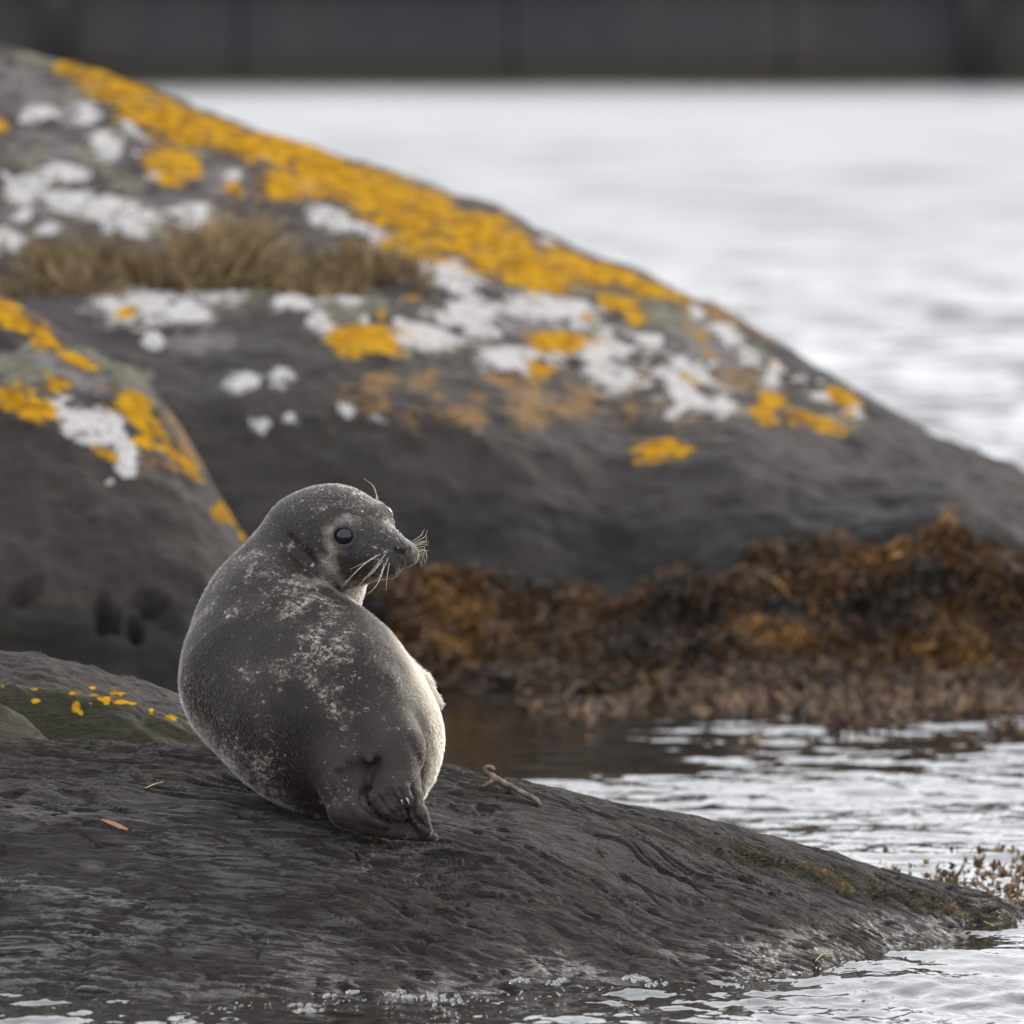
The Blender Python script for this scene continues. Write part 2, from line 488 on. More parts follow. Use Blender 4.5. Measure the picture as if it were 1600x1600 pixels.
def on_slab(u, v):
    """first hit of the sight line through (u, v) with the slab"""
    for d in np.arange(13.9, 15.75, 0.002):
        x, y, z = unproject(u, v, d)
        if z <= slab_z(x, y): return np.array([x, y, slab_z(x, y)])
    x, y, z = unproject(u, v, 15.2)
    return np.array([x, y, slab_z(x, y)])

# ---- hump behind the slab, left
def build_left_hump():
    px = PX(-900, -300, 0, 60, 120, 200, 300, 380, 460, 600)
    vc = PX(1000, 1005, 1016, 1028, 1040, 1061, 1090, 1120, 1170, 1260)
    ve = PX(1062, 1066, 1074, 1070, 1084, 1107, 1140, 1165, 1200, 1280)
    n = len(px)
    de = ZERO(n) + 15.57; dc = ZERO(n) + 15.86
    nd = np.stack([ZERO(n) + 15.2, ZERO(n) + 15.45, ZERO(n) + 15.49, de, dc, dc + 0.12, dc + 0.6], 1)
    zf = zat(1170 + ZERO(n), 15.45)
    nz = np.stack([zf - 0.2, zf - 0.03, zf - 0.005, np.maximum(zat(ve, de), zf - 0.05), zat(vc, dc), zat(vc, dc) - 0.02, ZERO(n) - 0.2], 1)
    cols = spaced(-880, 580, -20, 400, 2.5)
    rows = np.arange(15.22, 16.4, 0.004)
    X, Dg, Z = field(px, nd, nz, cols, rows, 8, 4)
    Y = Dg - CAM_D
    wx = 0.06 * fbm2(X * 3, Y * 3, 401, 3)
    Z = Z + 0.004 * ridge2((X + wx) * 6, (Y + 0.2 * X + wx) * 26, 410, 4) + 0.012 * fbm2(X * 7, Y * 7, 420, 4) - 0.004
    U, V = project(X, Y, Z)
    edge = np.interp(U, px, ve)
    algae = sstep(-6, 14, V - edge) * 0.95 + 0.25 * sstep(-45, 0, V - edge)
    yl = np.zeros_like(X)
    for (u, v, rx, ry) in [(50, 1078, 8, 4), (53, 1096, 8, 4), (118, 1083, 14, 5), (143, 1088, 10, 4), (160, 1093, 12, 5), (175, 1084, 9, 7), (143, 1076, 5, 3), (190, 1098, 14, 4),
                           (118, 1104, 7, 9), (125, 1115, 4, 4), (139, 1101, 4, 3), (205, 1100, 10, 3), (234, 1111, 5, 4), (235, 1117, 6, 3), (263, 1122, 12, 6), (300, 1128, 8, 6), (2, 1074, 5, 4), (188, 1086, 7, 5), (165, 1100, 5, 3)]:
        q = ((U - u) / (rx * 1.15)) ** 2 + ((V - v) / (ry * 1.15)) ** 2
        yl = np.maximum(yl, .68 * np.exp(-q * 0.9))
    mat = rock_material('hump_rock', (0.040, 0.031, 0.028), (0.062, 0.048, 0.042))
    heightfield_rock('rock_hump', X, Dg, Z, mat, {'algae': np.clip(algae, 0, 1), 'yellow': yl},
                     'weathered brown rock hump with small yellow lichen spots left of the seal')
    # little mossy knob in front of it
    px = PX(-300, -120, -60, 0, 40, 75, 100)
    vt = PX(1160, 1125, 1110, 1103, 1120, 1158, 1200)
    n = len(px)
    dc = ZERO(n) + 15.44
    nd = np.stack([dc - 0.14, dc - 0.08, dc, dc + 0.10, dc + 0.2], 1)
    zc = zat(vt, dc)
    nz = np.stack([zc * 0 + 0.24, np.maximum(zc - 0.035, .24), zc, zc - 0.02, zc * 0 + 0.1], 1)
    cols = np.arange(-290, 98, 2.5); rows = np.arange(15.3, 15.66, 0.004)
    X, Dg, Z = field(px, nd, nz, cols, rows, 5, 4)
    Y = Dg - CAM_D
    Z = Z + 0.006 * fbm2(X * 12, Y * 12, 430, 4)
    mat2 = rock_material('mossy_rock', (0.050, 0.044, 0.035), (0.070, 0.060, 0.045))
    heightfield_rock('mossy_boulder', X, Dg, Z, mat2, {'algae': np.ones_like(X) * 0.85},
                     'small green mossy boulder at the left edge of the photo')
build_left_hump()

# ---- big lichen-covered rock behind
CREST_PX = PX(-3200, -1500, -500, 0, 130, 245, 340, 500, 700, 870, 1050, 1150, 1300, 1450, 1600, 1800, 2100, 2500)
CREST_V = PX(420, 60, 48, 72, 103, 146, 186, 238, 298, 362, 448, 494, 592, 676, 748, 850, 1000, 1200)

def lichen_mask(U, V, blobs, warp):
    du = 16 * warp[0]; dv = 9 * warp[1]
    out = np.zeros_like(U)
    for b in blobs:
        u, v, rx, ry = b[:4]; a = math.radians(b[4]) if len(b) > 4 else 0
        x = U - u + du; y = V - v + dv
        xr = x * math.cos(a) + y * math.sin(a); yr = -x * math.sin(a) + y * math.cos(a)
        q = np.sqrt((xr / rx) ** 2 + (yr / ry) ** 2)
        out = np.maximum(out, np.clip(1.0 - 0.5 * q, 0, 1))
    return out

WHITE = [(62, 180, 28, 12), (165, 225, 28, 16), (130, 178, 25, 13), (90, 270, 35, 13), (40, 298, 26, 20), (110, 312, 35, 18), (165, 328, 30, 16), (205, 342, 42, 20),
         (305, 335, 38, 20), (75, 357, 18, 8), (28, 338, 14, 9), (8, 378, 26, 22), (220, 475, 66, 30), (292, 492, 38, 18), (320, 452, 46, 18), (243, 531, 16, 11),
         (455, 475, 28, 13), (535, 465, 30, 8), (508, 509, 20, 14, 30), (655, 530, 54, 18, 8), (540, 350, 52, 15, 20), (700, 435, 50, 22, 20), (735, 487, 46, 26),
         (800, 563, 55, 18, 5), (760, 515, 38, 13, 10), (860, 482, 70, 20, 12), (950, 577, 48, 23, 28), (930, 545, 50, 16, 10), (880, 562, 14, 10),
         (1060, 606, 52, 17, 38), (1090, 582, 46, 11, 25), (1075, 628, 36, 19), (1127, 634, 20, 17), (1210, 590, 14, 20, -20), (1165, 555, 22, 12, 40), (1130, 520, 32, 11, 20),
         (375, 597, 32, 15, -15), (440, 590, 17, 15), (410, 660, 13, 9), (445, 655, 11, 7), (545, 640, 17, 10), (590, 655, 8, 7), (620, 400, 42, 16, 20), (690, 385, 14, 12), (1010, 530, 30, 10, 20)]
YELLOW = [(165, 130, 70, 20, 22), (270, 188, 72, 26, 18), (270, 257, 32, 24), (570, 533, 48, 26), (870, 537, 46, 17), (205, 492, 20, 9), (1200, 640, 20, 24, 20),
          (1275, 658, 48, 11, 22), (1325, 625, 26, 12, 35), (1035, 705, 42, 15), (975, 480, 40, 16, 15), (445, 287, 38, 24), (420, 232, 80, 24, 15), (520, 275, 95, 32, 18),
          (640, 325, 110, 36, 20), (700, 385, 60, 18, 10), (760, 380, 90, 40, 22), (830, 425, 70, 24, 10), (900, 415, 60, 20, 22), (980, 435, 60, 14, 22), (1050, 460, 30, 9, 25), (345, 205, 35, 18, 20), (640, 400, 50, 15, 10)]
GREYS = [(60, 150, 90, 40), (120, 230, 120, 40), (60, 330, 110, 40), (250, 330, 120, 40), (350, 280, 60, 30), (870, 510, 160, 40), (1100, 540, 100, 45, 25), (330, 530, 70, 20), (600, 545, 60, 20), (25, 110, 60, 22)]
GREENS = [(75, 100, 55, 12, 12), (150, 240, 30, 18), (200, 290, 35, 18), (330, 470, 70, 22), (190, 590, 50, 20), (520, 480, 50, 16), (1050, 500, 60, 20, 20), (1130, 600, 40, 15), (700, 540, 50, 15)]

BIG = {}
def build_big_rock():
    px = PX(-3200, -1500, -500, 0, 200, 400, 600, 680, 760, 800, 950, 1050, 1150, 1300, 1480, 1600, 1800, 2100, 2500)
    n = len(px)
    vc = np.interp(px, CREST_PX, CREST_V)
    dc = np.interp(px, [-3200, 0, 800, 1600, 2500], [24.6, 24.5, 23.8, 22.6, 21.7])
    zc = zat(vc, dc)
    vs = np.interp(px, [-3200, 0, 600, 800, 950, 1050, 1150, 1300, 1480, 1600, 1800, 2500], [900, 900, 882, 882, 932, 885, 842, 850, 800, 845, 900, 1180])
    d1 = ZERO(n) + 20.76; d2 = ZERO(n) + 21.15
    zs = np.maximum(zat(vs, d2), 0.0)
    ledge = np.interp(px, [-3200, 560, 720, 2500], [1, 1, 0, 0])
    tl = np.interp(px, [-3200, 0, 650], [0.60, 0.575, 0.60])
    d4 = 22.45 + 0 * px; d5 = 22.85 + 0 * px
    z4p = zs + (zc - zs) * 0.62; z5p = zs + (zc - zs) * 0.77
    z4 = ledge * zat(470, 22.45) + (1 - ledge) * z4p
    z5 = ledge * zat(452, 22.85) + (1 - ledge) * z5p
    z3 = zs + (z4 - zs) * 0.66
    d3 = ZERO(n) + 21.65
    right = sstep(1500, 2300, px)
    # squeeze the right end together where the crest comes forward
    d4 = np.minimum(d4, dc - 0.5); d5 = np.minimum(d5, dc - 0.25); d3 = np.minimum(d3, d4 - 0.2)
    nd = np.stack([d1 - 0.5, d1, d2, d3, d4, d5, dc, dc + 0.3, dc + 2.2], 1)
    nz = np.stack([ZERO(n) - 0.25, ZERO(n) - 0.02, zs, z3, np.minimum(z4, zc), np.minimum(z5, zc), zc + 0.006, zc - 0.03, ZERO(n) - 0.4], 1)
    cols = spaced(-3000, 2450, -30, 1630, 6.0)
    rows = np.concatenate([np.arange(20.1, 25.0, 0.0125), np.arange(25.02, 27.0, 0.06)])
    X, Dg, Z = field(px, nd, nz, cols, rows, 10, 7)
    Y = Dg - CAM_D
    Z = Z + 0.018 * fbm2(X * 2.2, Y * 2.2, 501, 4) + 0.010 * fbm2(X * 9, Y * 9, 511, 5)
    wx = 0.15 * fbm2(X * 1.5, Y * 1.5, 521, 3)
    Z += 0.003 * ridge2((X + wx) * 3, (Y + 0.4 * X + wx) * 9, 531, 4)
    U, V = project(X, Y, Z)
    W = (fbm2(X * 7, Z * 11 + Y * 3, 541, 3), fbm2(X * 7 + 5, Z * 11 + Y * 3, 551, 3))
    white = lichen_mask(U, V, WHITE, W)
    yellow = lichen_mask(U, V, YELLOW, W)
    grey = lichen_mask(U, V, GREYS, W) * 0.66
    green = lichen_mask(U, V, GREENS, W) * 0.92
    rb = np.random.default_rng(88); extra = {'w': [], 'g': [], 'y': []}
    for _ in range(150):
        u = rb.uniform(-20, 1350); cv = np.interp(u, CREST_PX, CREST_V); lim = np.interp(u, [0, 400, 700, 1100, 1400], [420, 480, 560, 640, 690])
        if lim < cv + 15: continue
        v = rb.uniform(cv + 10, lim); k = 'wgy'[rb.choice(3, p=[.42, .38, .20])]
        s_ = rb.uniform(4, 13) * (1.5 if k == 'g' else 1)
        extra[k].append((u, v, s_ * rb.uniform(1, 1.9), s_ * .75, rb.uniform(0, 30)))
    white = np.maximum(white, .93 * lichen_mask(U, V, extra['w'], W)); green = np.maximum(green, .93 * lichen_mask(U, V, extra['g'], W))
    yellow = np.maximum(yellow, .9 * lichen_mask(U, V, extra['y'], W))
    off = sstep(0, -120, U)                                 # lichen carries on outside the frame
    gen = fbm2(X * 3, Z * 5 + Y, 561, 4)
    upper = sstep(0.35, 0.6, Z)
    white = np.maximum(white, off * upper * sstep(0.1, 0.6, gen) * 0.75)
    yellow = np.maximum(yellow, off * upper * sstep(-0.1, -0.6, gen) * 0.75)
    zone = sstep(540, 590, V) * sstep(720, 640, V) * sstep(470, 560, U) * sstep(1400, 1100, U)
    ochre = zone * (0.42 + 0.25 * fbm2(X * 10, Z * 14, 571, 3))
    ochre = np.maximum(ochre, sstep(380, 470, V) * sstep(600, 500, V) * sstep(1000, 1100, U) * sstep(1350, 1250, U) * (0.45 + 0.25 * fbm2(X * 10, Z * 14, 575, 3)))
    ochre = np.maximum(ochre, 0.55 * np.clip(yellow * 1.6 - 0.3, 0, 0.8))
    top = sstep(620, 480, V)
    brown = sstep(560, 380, V) * 0.8
    tide = sstep(0.40, 0.30, Z + 0.10 * fbm2(X * 3.5, Z * 6 + Y, 577, 4) + 0.10 * sstep(1000, 700, U) * sstep(1000, 1200, U + 300))
    mat = rock_material('lichen_rock', (0.0168, 0.0138, 0.0128), (0.031, 0.0238, 0.0205), fine=0.55, bump=2.0)
    Z = Z + 0.006 * sstep(0.45, 0.6, white) + 0.005 * sstep(0.45, 0.6, yellow)
    algae = sstep(840, 960, V) * 0.3
    heightfield_rock('lichen_rock', X, Dg, Z, mat, dict(white=white, yellow=yellow, grey=np.clip(grey, 0, 1), green=np.clip(green, 0, 1), ochre=np.clip(ochre, 0, 1), algae=algae, brown=brown, tide=tide),
                     'big sloping background rock crusted with orange and white lichen')
    BIG.update(cols=cols, rows=rows, Z=Z)
build_big_rock()

def big_z(x, d):
    u = 800 + x * FPX / d
    i = np.clip(np.searchsorted(BIG['rows'], d), 1, len(BIG['rows']) - 1)
    j = np.clip(np.searchsorted(BIG['cols'], u), 1, len(BIG['cols']) - 1)
    return BIG['Z'][i, j]

LEFT_WHITE = [(93, 635, 20, 17), (128, 655, 34, 18, 20), (165, 668, 34, 20, 30), (192, 700, 28, 12, 40), (148, 690, 26, 12, 10), (200, 730, 19, 16), (173, 749, 8, 8), (110, 668, 16, 10)]
LEFT_YELLOW = [(30, 500, 70, 18, 32), (100, 545, 45, 10, 28), (35, 628, 52, 20, 25), (225, 660, 60, 12, 40), (275, 720, 34, 9, 50), (200, 625, 28, 14), (85, 600, 30, 12, 20), (160, 705, 20, 8, 20), (388, 836, 14, 8), (350, 800, 12, 22, -30), (230, 690, 18, 10)]
LEFT_GREEN = [(40, 580, 60, 18, 15), (205, 600, 45, 22, 20), (150, 560, 50, 12, 30), (290, 660, 16, 24)]
LEFT_GREY = [(110, 590, 60, 16, 20), (60, 560, 60, 12)]
def build_left_back_rock():
    px = PX(-2400, -900, -300, 0, 60, 130, 200, 260, 310, 345, 380, 410, 440, 470, 560)
    vc = PX(900, 520, 430, 458, 488, 540, 588, 640, 705, 768, 830, 885, 960, 1060, 1200)
    n = len(px)
    dc = np.interp(px, [-2400, 0, 470, 560], [20.9, 20.75, 20.15, 20.0])
    zc = zat(vc, dc)
    nd = np.stack([ZERO(n) + 19.0, ZERO(n) + 19.35, ZERO(n) + 19.6, 19.6 + (dc - 19.6) * 0.45, dc - 0.12, dc, dc + 0.1, dc + 0.9], 1)
    zz = np.maximum(zc, -.1)
    nz = np.stack([ZERO(n) - 0.2, ZERO(n) - 0.02, zz * 0.34, zz * 0.78, zz * 0.985, zz, zz - 0.03, ZERO(n) - 0.3], 1)
    cols = spaced(-2300, 550, -30, 520, 5.0)
    rows = np.arange(18.95, 21.9, 0.011)
    X, Dg, Z = field(px, nd, nz, cols, rows, 5, 6)
    Y = Dg - CAM_D
    Z = Z + 0.022 * fbm2(X * 3, Y * 3, 601, 4) + 0.010 * fbm2(X * 10, Y * 10, 611, 4)
    U, V = project(X, Y, Z)
    W = (fbm2(X * 8, Z * 11 + Y * 3, 641, 3), fbm2(X * 8 + 5, Z * 11 + Y * 3, 651, 3))
    o = np.clip(0.40 + 0.25 * fbm2(X * 9, Z * 12, 671, 3), 0, 1) * sstep(560, 640, V) * sstep(820, 720, V) * sstep(80, 260, U)
    hole = lichen_mask(U, V, [(42, 930, 14, 18), (165, 960, 18, 30), (235, 945, 20, 22), (205, 985, 14, 20)], W)
    Z = Z - 0.05 * sstep(0.4, 0.7, hole)
    mat = rock_material('left_lichen_rock', (0.0180, 0.0146, 0.0132), (0.034, 0.0256, 0.0210), fine=0.6, bump=2.0)
    heightfield_rock('lichen_boulder', X, Dg, Z, mat, dict(white=lichen_mask(U, V, LEFT_WHITE, W), yellow=lichen_mask(U, V, LEFT_YELLOW, W), green=lichen_mask(U, V, LEFT_GREEN, W) * 0.95,
                     grey=lichen_mask(U, V, LEFT_GREY, W) * 0.9, ochre=o, algae=sstep(900, 1000, V) * 0.5, tide=sstep(0.30, 0.16, Z + 0.08 * fbm2(X * 4, Z * 6, 677, 4))),
                     'rounded lichen-spotted boulder behind the seal at the left edge')
build_left_back_rock()
# ================================================================ SEAL
def W3(u, v, w):
    d = CAM_D + w / 1000.0
    return np.array(unproject(u, v, d))

def capsule(P, a, b, ra, rb):
    a = np.asarray(a); b = np.asarray(b)
    ab = b - a
    t = np.clip(((P - a) @ ab) / (ab @ ab + 1e-12), 0, 1)
    q = P - a - t[:, None] * ab
    return np.sqrt(np.einsum('ij,ij->i', q, q)) - (ra + (rb - ra) * t)

def ball(P, c, r):
    q = P - np.asarray(c)
    return np.sqrt(np.einsum('ij,ij->i', q, q)) - r

def ellip(P, c, R, rad):
    q = (P - np.asarray(c)) @ np.asarray(R).T / np.asarray(rad)
    k0 = np.sqrt(np.einsum('ij,ij->i', q, q)) + 1e-9
    q2 = q / np.asarray(rad)
    k1 = np.sqrt(np.einsum('ij,ij->i', q2, q2)) + 1e-9
    return k0 * (k0 - 1.0) / k1

def smin(a, b, k):
    h = np.clip(0.5 + 0.5 * (b - a) / k, 0, 1)
    return b * (1 - h) + a * h - k * h * (1 - h)

def smax(a, b, k): return -smin(-a, -b, k)

# head frame: F forward, L to the animal's far side, T up
_al, _be, _ro = math.radians(42), math.radians(-6), math.radians(18)
HF = np.array([math.cos(_al) * math.cos(_be), -math.sin(_al) * math.cos(_be), math.sin(_be)])
_L = np.array([math.sin(_al), math.cos(_al), 0.0]); _U = np.cross(HF, -_L); _U = _U if _U[2] > 0 else -_U
HL = _L * math.cos(_ro) + _U * math.sin(_ro)
HT = _U * math.cos(_ro) - _L * math.sin(_ro)
HC = W3(523, 839, 90)
HR = np.stack([HF, HL, HT])
def H(f, l, t): return HC + (HF * f + HL * l + HT * t) / 1000.0

EYE_R = 0.0166
EYES = [H(67, -44, 29), H(67, 45, 29)]
EYE_DIR = [(-HL * 0.78 + HF * 0.50 + HT * 0.30), (HL * 0.78 + HF * 0.50 + HT * 0.30)]
EYE_DIR = [e / np.linalg.norm(e) for e in EYE_DIR]

TOES = []          # toe chains of the hind flippers: list of (points, radii)
def toe(pts, radii): TOES.append(([W3(*p) for p in pts], radii))
# near (right) hind flipper, folded toward the camera
toe([(596, 1222, -198), (588, 1246, -226), (606, 1272, -236), (626, 1279, -234)], [.016, .015, .0125, .008])
toe([(604, 1220, -202), (602, 1240, -234), (616, 1262, -242), (626, 1271, -238)], [.015, .013, .011, .008])
toe([(614, 1218, -206), (615, 1236, -236), (624, 1248, -242), (630, 1256, -240)], [.014, .011, .0095, .008])
toe([(626, 1220, -206), (630, 1236, -234), (635, 1248, -240), (639, 1257, -238)], [.014, .011, .0095, .008])
toe([(634, 1216, -192), (644, 1246, -212), (652, 1276, -222), (664, 1300, -220)], [.022, .019, .016, .011])
# the other hind flipper underneath
toe([(545, 1268, -190), (574, 1288, -208), (612, 1300, -216), (650, 1308, -212), (676, 1311, -206)], [.030, .021, .014, .009, .0075])
toe([(553, 1255, -198), (572, 1276, -220), (598, 1288, -226), (624, 1292, -222)], [.024, .017, .011, .007])

toe([(596, 1280, -205), (622, 1290, -212), (648, 1299, -212)], [.014, .013, .010])
BODYSPINE = [(W3(424, 985, 100), .122), (W3(440, 1050, 40), .156), (W3(495, 1100, -30), .157), (W3(550, 1146, -30), .145), (W3(475, 985, 15), .08), (W3(545, 1045, 40), .08)]

CREASES = [  # skin folds: polyline, depth mm, half width, nearest/farthest depth w
    ([(597, 1232), (610, 1252), (623, 1270)], 4.5, 3.4, -400, -170),
    ([(610, 1234), (618, 1248), (625, 1259)], 4.0, 2.2, -400, -170),
    ([(625, 1234), (630, 1246), (635, 1256)], 4.0, 2.2, -400, -170),
    ([(642, 1232), (646, 1252), (646, 1275), (658, 1292)], 4.5, 2.6, -400, -160),
    ([(528, 1210), (538, 1228), (552, 1244)], 4.0, 6.0, -400, -120),
    ([(578, 1234), (564, 1243), (564, 1258), (584, 1276), (612, 1288)], 4.5, 4.2, -400, -150),
    ([(584, 1240), (574, 1250), (580, 1266), (606, 1282)], 3.5, 2.4, -400, -150),
    ([(640, 1160), (653, 1190), (655, 1226), (660, 1256)], 3.5, 7.0, -400, -60),
    ([(588, 1190), (577, 1206), (574, 1232)], 5.0, 8.0, -400, -120),
    ([(672, 1150), (677, 1200), (668, 1240)], 1.8, 4.0, -400, 60),
    ([(684, 1140), (688, 1180), (682, 1215)], 1.5, 4.0, -400, 60),
    ([(432, 948), (478, 962), (522, 992), (560, 1020)], 4.0, 10.0, -400, 120),
    ([(468, 1000), (540, 1010), (610, 1056), (650, 1110)], -2.6, 12.0, -400, 120),
    ([(455, 842), (492, 878), (532, 924)], 5.0, 6.0, -400, 160),
    ([(640, 1284), (652, 1280), (668, 1298)], 2.5, 2.2, -400, -170),
    ([(566, 1246), (582, 1268)], -2.0, 3.0, -400, -170),
]
def crease(P):
    U, V = project(P[:, 0], P[:, 1], P[:, 2]); w = P[:, 1] * 1000
    tot = np.zeros(len(P))
    for line, dep, wid, w0, w1 in CREASES:
        best = np.full(len(P), 1e9)
        box = (U > min(p[0] for p in line) - 4 * wid) & (U < max(p[0] for p in line) + 4 * wid) & (V > min(p[1] for p in line) - 4 * wid) & (V < max(p[1] for p in line) + 4 * wid) & (w > w0) & (w < w1)
        if not box.any(): continue
        u, v = U[box], V[box]; b = np.full(len(u), 1e9)
        for p, q in zip(line[:-1], line[1:]):
            dx, dy = q[0] - p[0], q[1] - p[1]
            t = np.clip(((u - p[0]) * dx + (v - p[1]) * dy) / (dx * dx + dy * dy), 0, 1)
            b = np.minimum(b, np.hypot(u - p[0] - t * dx, v - p[1] - t * dy))
        tot[box] += dep * .001 * np.exp(-(b / wid) ** 2)
    return tot

def seal_sdf(P):
    # trunk
    d = capsule(P, W3(422, 988, 100), W3(436, 1052, 40), .120, .152)
    d = smin(d, capsule(P, W3(436, 1052, 40), W3(493, 1104, -30), .152, .155), .03)
    d = smin(d, capsule(P, W3(493, 1104, -30), W3(550, 1159, -30), .157, .143), .03)
    # pale flank and chest roll on the far side
    d = smin(d, capsule(P, W3(538, 1044, 70), W3(582, 1102, 40), .070, .086), .03)
    # shoulder roll in front of the neck
    sh = capsule(P, W3(422, 940, 40), W3(460, 996, 15), .064, .079)
    sh = smin(sh, capsule(P, W3(460, 996, 15), W3(520, 1056, 0), .079, .080), .03)
    d = smin(d, sh, .045)
    # neck
    nk = capsule(P, W3(462, 985, 190), W3(485, 885, 165), .095, .084)
    nk = smin(nk, capsule(P, W3(485, 885, 165), HC, .084, .070), .03)
    nk = smin(nk, capsule(P, W3(422, 915, 120), W3(470, 838, 118), .062, .062), .03)
    # head
    hd = ellip(P, H(-6, 0, 3), HR, (.084, .076, .074))
    hd = smin(hd, capsule(P, H(34, 0, -2), H(94, 0, -10), .060, .040), .024)
    hd = smin(hd, capsule(P, H(92, 0, -8), H(130, 0, -8), .038, .025), .018)
    for s in (-1, 1):
        hd = smin(hd, ellip(P, H(125, s * 21, -17), HR, (.027, .021, .021)), .008)      # whisker pads
        hd = smin(hd, ball(P, H(61, s * 37, 24), .024), .018)                             # orbits
        hd = smin(hd, ball(P, H(40, s * 36, -26), .040), .026)                            # cheeks
    hd = smin(hd, ellip(P, H(138, 0, 0), HR, (.015, .016, .012)), .010)                 # nose pad
    jaw = capsule(P, H(50, 0, -38), H(112, 0, -36), .032, .015)
    hd = smin(hd, jaw, .009)
    # mouth line
    for s in (-1, 1):
        cut = capsule(P, H(138, s * 3, -32), H(100, s * 29, -34), .0034, .0028)
        hd = smax(hd, -cut, .005)
        nos = capsule(P, H(154, s * 5, -6), H(145, s * 13, 4), .0036, .0030)
        hd = smax(hd, -nos, .005)
    hd = smax(hd, -capsule(P, H(156, 0, -4), H(151, 0, -34), .0026, .0022), .006)
    # eyes
    for e, n, lid in zip(EYES, EYE_DIR, (.78, .95)):
        hd = smin(hd, ball(P, e, EYE_R + .0030), .008)
        fx = HF - (HF @ n) * n; fx /= np.linalg.norm(fx); ux = np.cross(n, fx)
        hd = smax(hd, -ellip(P, e + n * .0120 - HT * .0008, np.stack([fx, n, ux]), (EYE_R * .93, EYE_R, EYE_R * lid)), .0035)
    nk = smin(nk, hd, .035)
    uu = 800 + P[:, 0] * FPX / (P[:, 1] + CAM_D)
    d = smin(d, nk, .055 - .043 * sstep(425, 480, uu))
    # hips and hind limbs
    hip = capsule(P, W3(566, 1110, -110), W3(606, 1174, -158), .075, .054)
    hip = smin(hip, capsule(P, W3(606, 1174, -158), W3(622, 1226, -195), .053, .036), .02)
    d = smin(d, hip, .016)
    hl = capsule(P, W3(520, 1160, -120), W3(547, 1214, -160), .080, .052)
    hl = smin(hl, capsule(P, W3(547, 1214, -160), W3(546, 1262, -180), .050, .036), .02)
    d = smin(d, hl, .014)
    d = smax(d, -capsule(P, W3(561, 1208, -232), W3(562, 1230, -236), .034, .030), .012)     # hollow between
    d = smin(d, capsule(P, W3(574, 1165, -165), W3(579, 1190, -214), .018, .007), .012)       # tail stub
    fl = None
    for pts, rad in TOES:
        for i in range(len(pts) - 1):
            c = capsule(P, pts[i], pts[i + 1], rad[i], rad[i + 1])
            fl = c if fl is None else smin(fl, c, .0030)
    d = smin(d, fl, .007)
    # fore flipper pressed along the far flank
    ff = capsule(P, W3(604, 1016, 45), W3(662, 1066, 50), .018, .013)
    ff = smin(ff, capsule(P, W3(662, 1066, 50), W3(687, 1101, 46), .012, .006), .008)
    d = smin(d, ff, .006)
    return d + crease(P)

def surface_nets(lo, hi, h):
    ax = [np.arange(lo[i], hi[i] + h, h) for i in range(3)]
    n = [len(a) for a in ax]
    G = np.stack(np.meshgrid(*ax, indexing='ij'), -1).reshape(-1, 3)
    # coarse pass first so that only cells near the skin are evaluated
    V = np.full(len(G), 1.0)
    hc = 5
    sub = np.ix_(range(0, n[0], hc), range(0, n[1], hc), range(0, n[2], hc))
    Gi = np.arange(len(G)).reshape(n)
    ci = Gi[sub]
    cv = seal_sdf(G[ci.ravel()]).reshape(ci.shape)
    full = np.repeat(np.repeat(np.repeat(cv, hc, 0), hc, 1), hc, 2)[:n[0], :n[1], :n[2]]
    near = (np.abs(full) < h * hc * 2.6).ravel()
    V = np.where(full.ravel() < 0, -1.0, 1.0)
    V[near] = seal_sdf(G[near])
    V = V.reshape(n)
    I = V < 0
    c = sum(I[a:n[0] - 1 + a, b:n[1] - 1 + b, e:n[2] - 1 + e].astype(np.int8) for a in (0, 1) for b in (0, 1) for e in (0, 1))
    act = (c > 0) & (c < 8)
    idx = np.full(act.shape, -1); idx[act] = np.arange(act.sum())
    w = np.argwhere(act)
    verts = np.stack([ax[i][w[:, i]] + h / 2 for i in range(3)], -1)
    F = []
    for axis in range(3):
        A = np.take(I, range(0, n[axis] - 1), axis); B = np.take(I, range(1, n[axis]), axis)
        e = np.argwhere(A != B)
        o1, o2 = [(1, 2), (2, 0), (0, 1)][axis]
        ok = (e[:, o1] > 0) & (e[:, o2] > 0) & (e[:, o1] < n[o1] - 1) & (e[:, o2] < n[o2] - 1)
        e = e[ok]
        s = A[e[:, 0], e[:, 1], e[:, 2]]
        def cell(d1, d2):
            q = e.copy(); q[:, o1] += d1; q[:, o2] += d2
            return idx[q[:, 0], q[:, 1], q[:, 2]]
        q = np.stack([cell(-1, -1), cell(0, -1), cell(0, 0), cell(-1, 0)], -1)
        q[~s] = q[~s][:, ::-1]
        F.append(q)
    return verts, np.concatenate(F)

def relax(P, F, lam):
    acc = np.zeros_like(P); cnt = np.zeros(len(P))
    for a in range(4):
        i, j = F[:, a], F[:, (a + 1) % 4]
        for k in range(3): acc[:, k] += np.bincount(i, P[j, k], len(P)) + np.bincount(j, P[i, k], len(P))
        cnt += np.bincount(i, minlength=len(P)) + np.bincount(j, minlength=len(P))
    return P + lam * (acc / np.maximum(cnt, 1)[:, None] - P)

def grad(P, e=.0006):
    k = np.array([[1, -1, -1], [-1, -1, 1], [-1, 1, -1], [1, 1, 1.]])
    g = sum(kk * seal_sdf(P + kk * e)[:, None] for kk in k)
    return g / (np.linalg.norm(g, axis=1, keepdims=True) + 1e-9)

def settle(P):
    d = seal_sdf(P); g = grad(P)
    return P - np.clip(d, -.006, .006)[:, None] * g

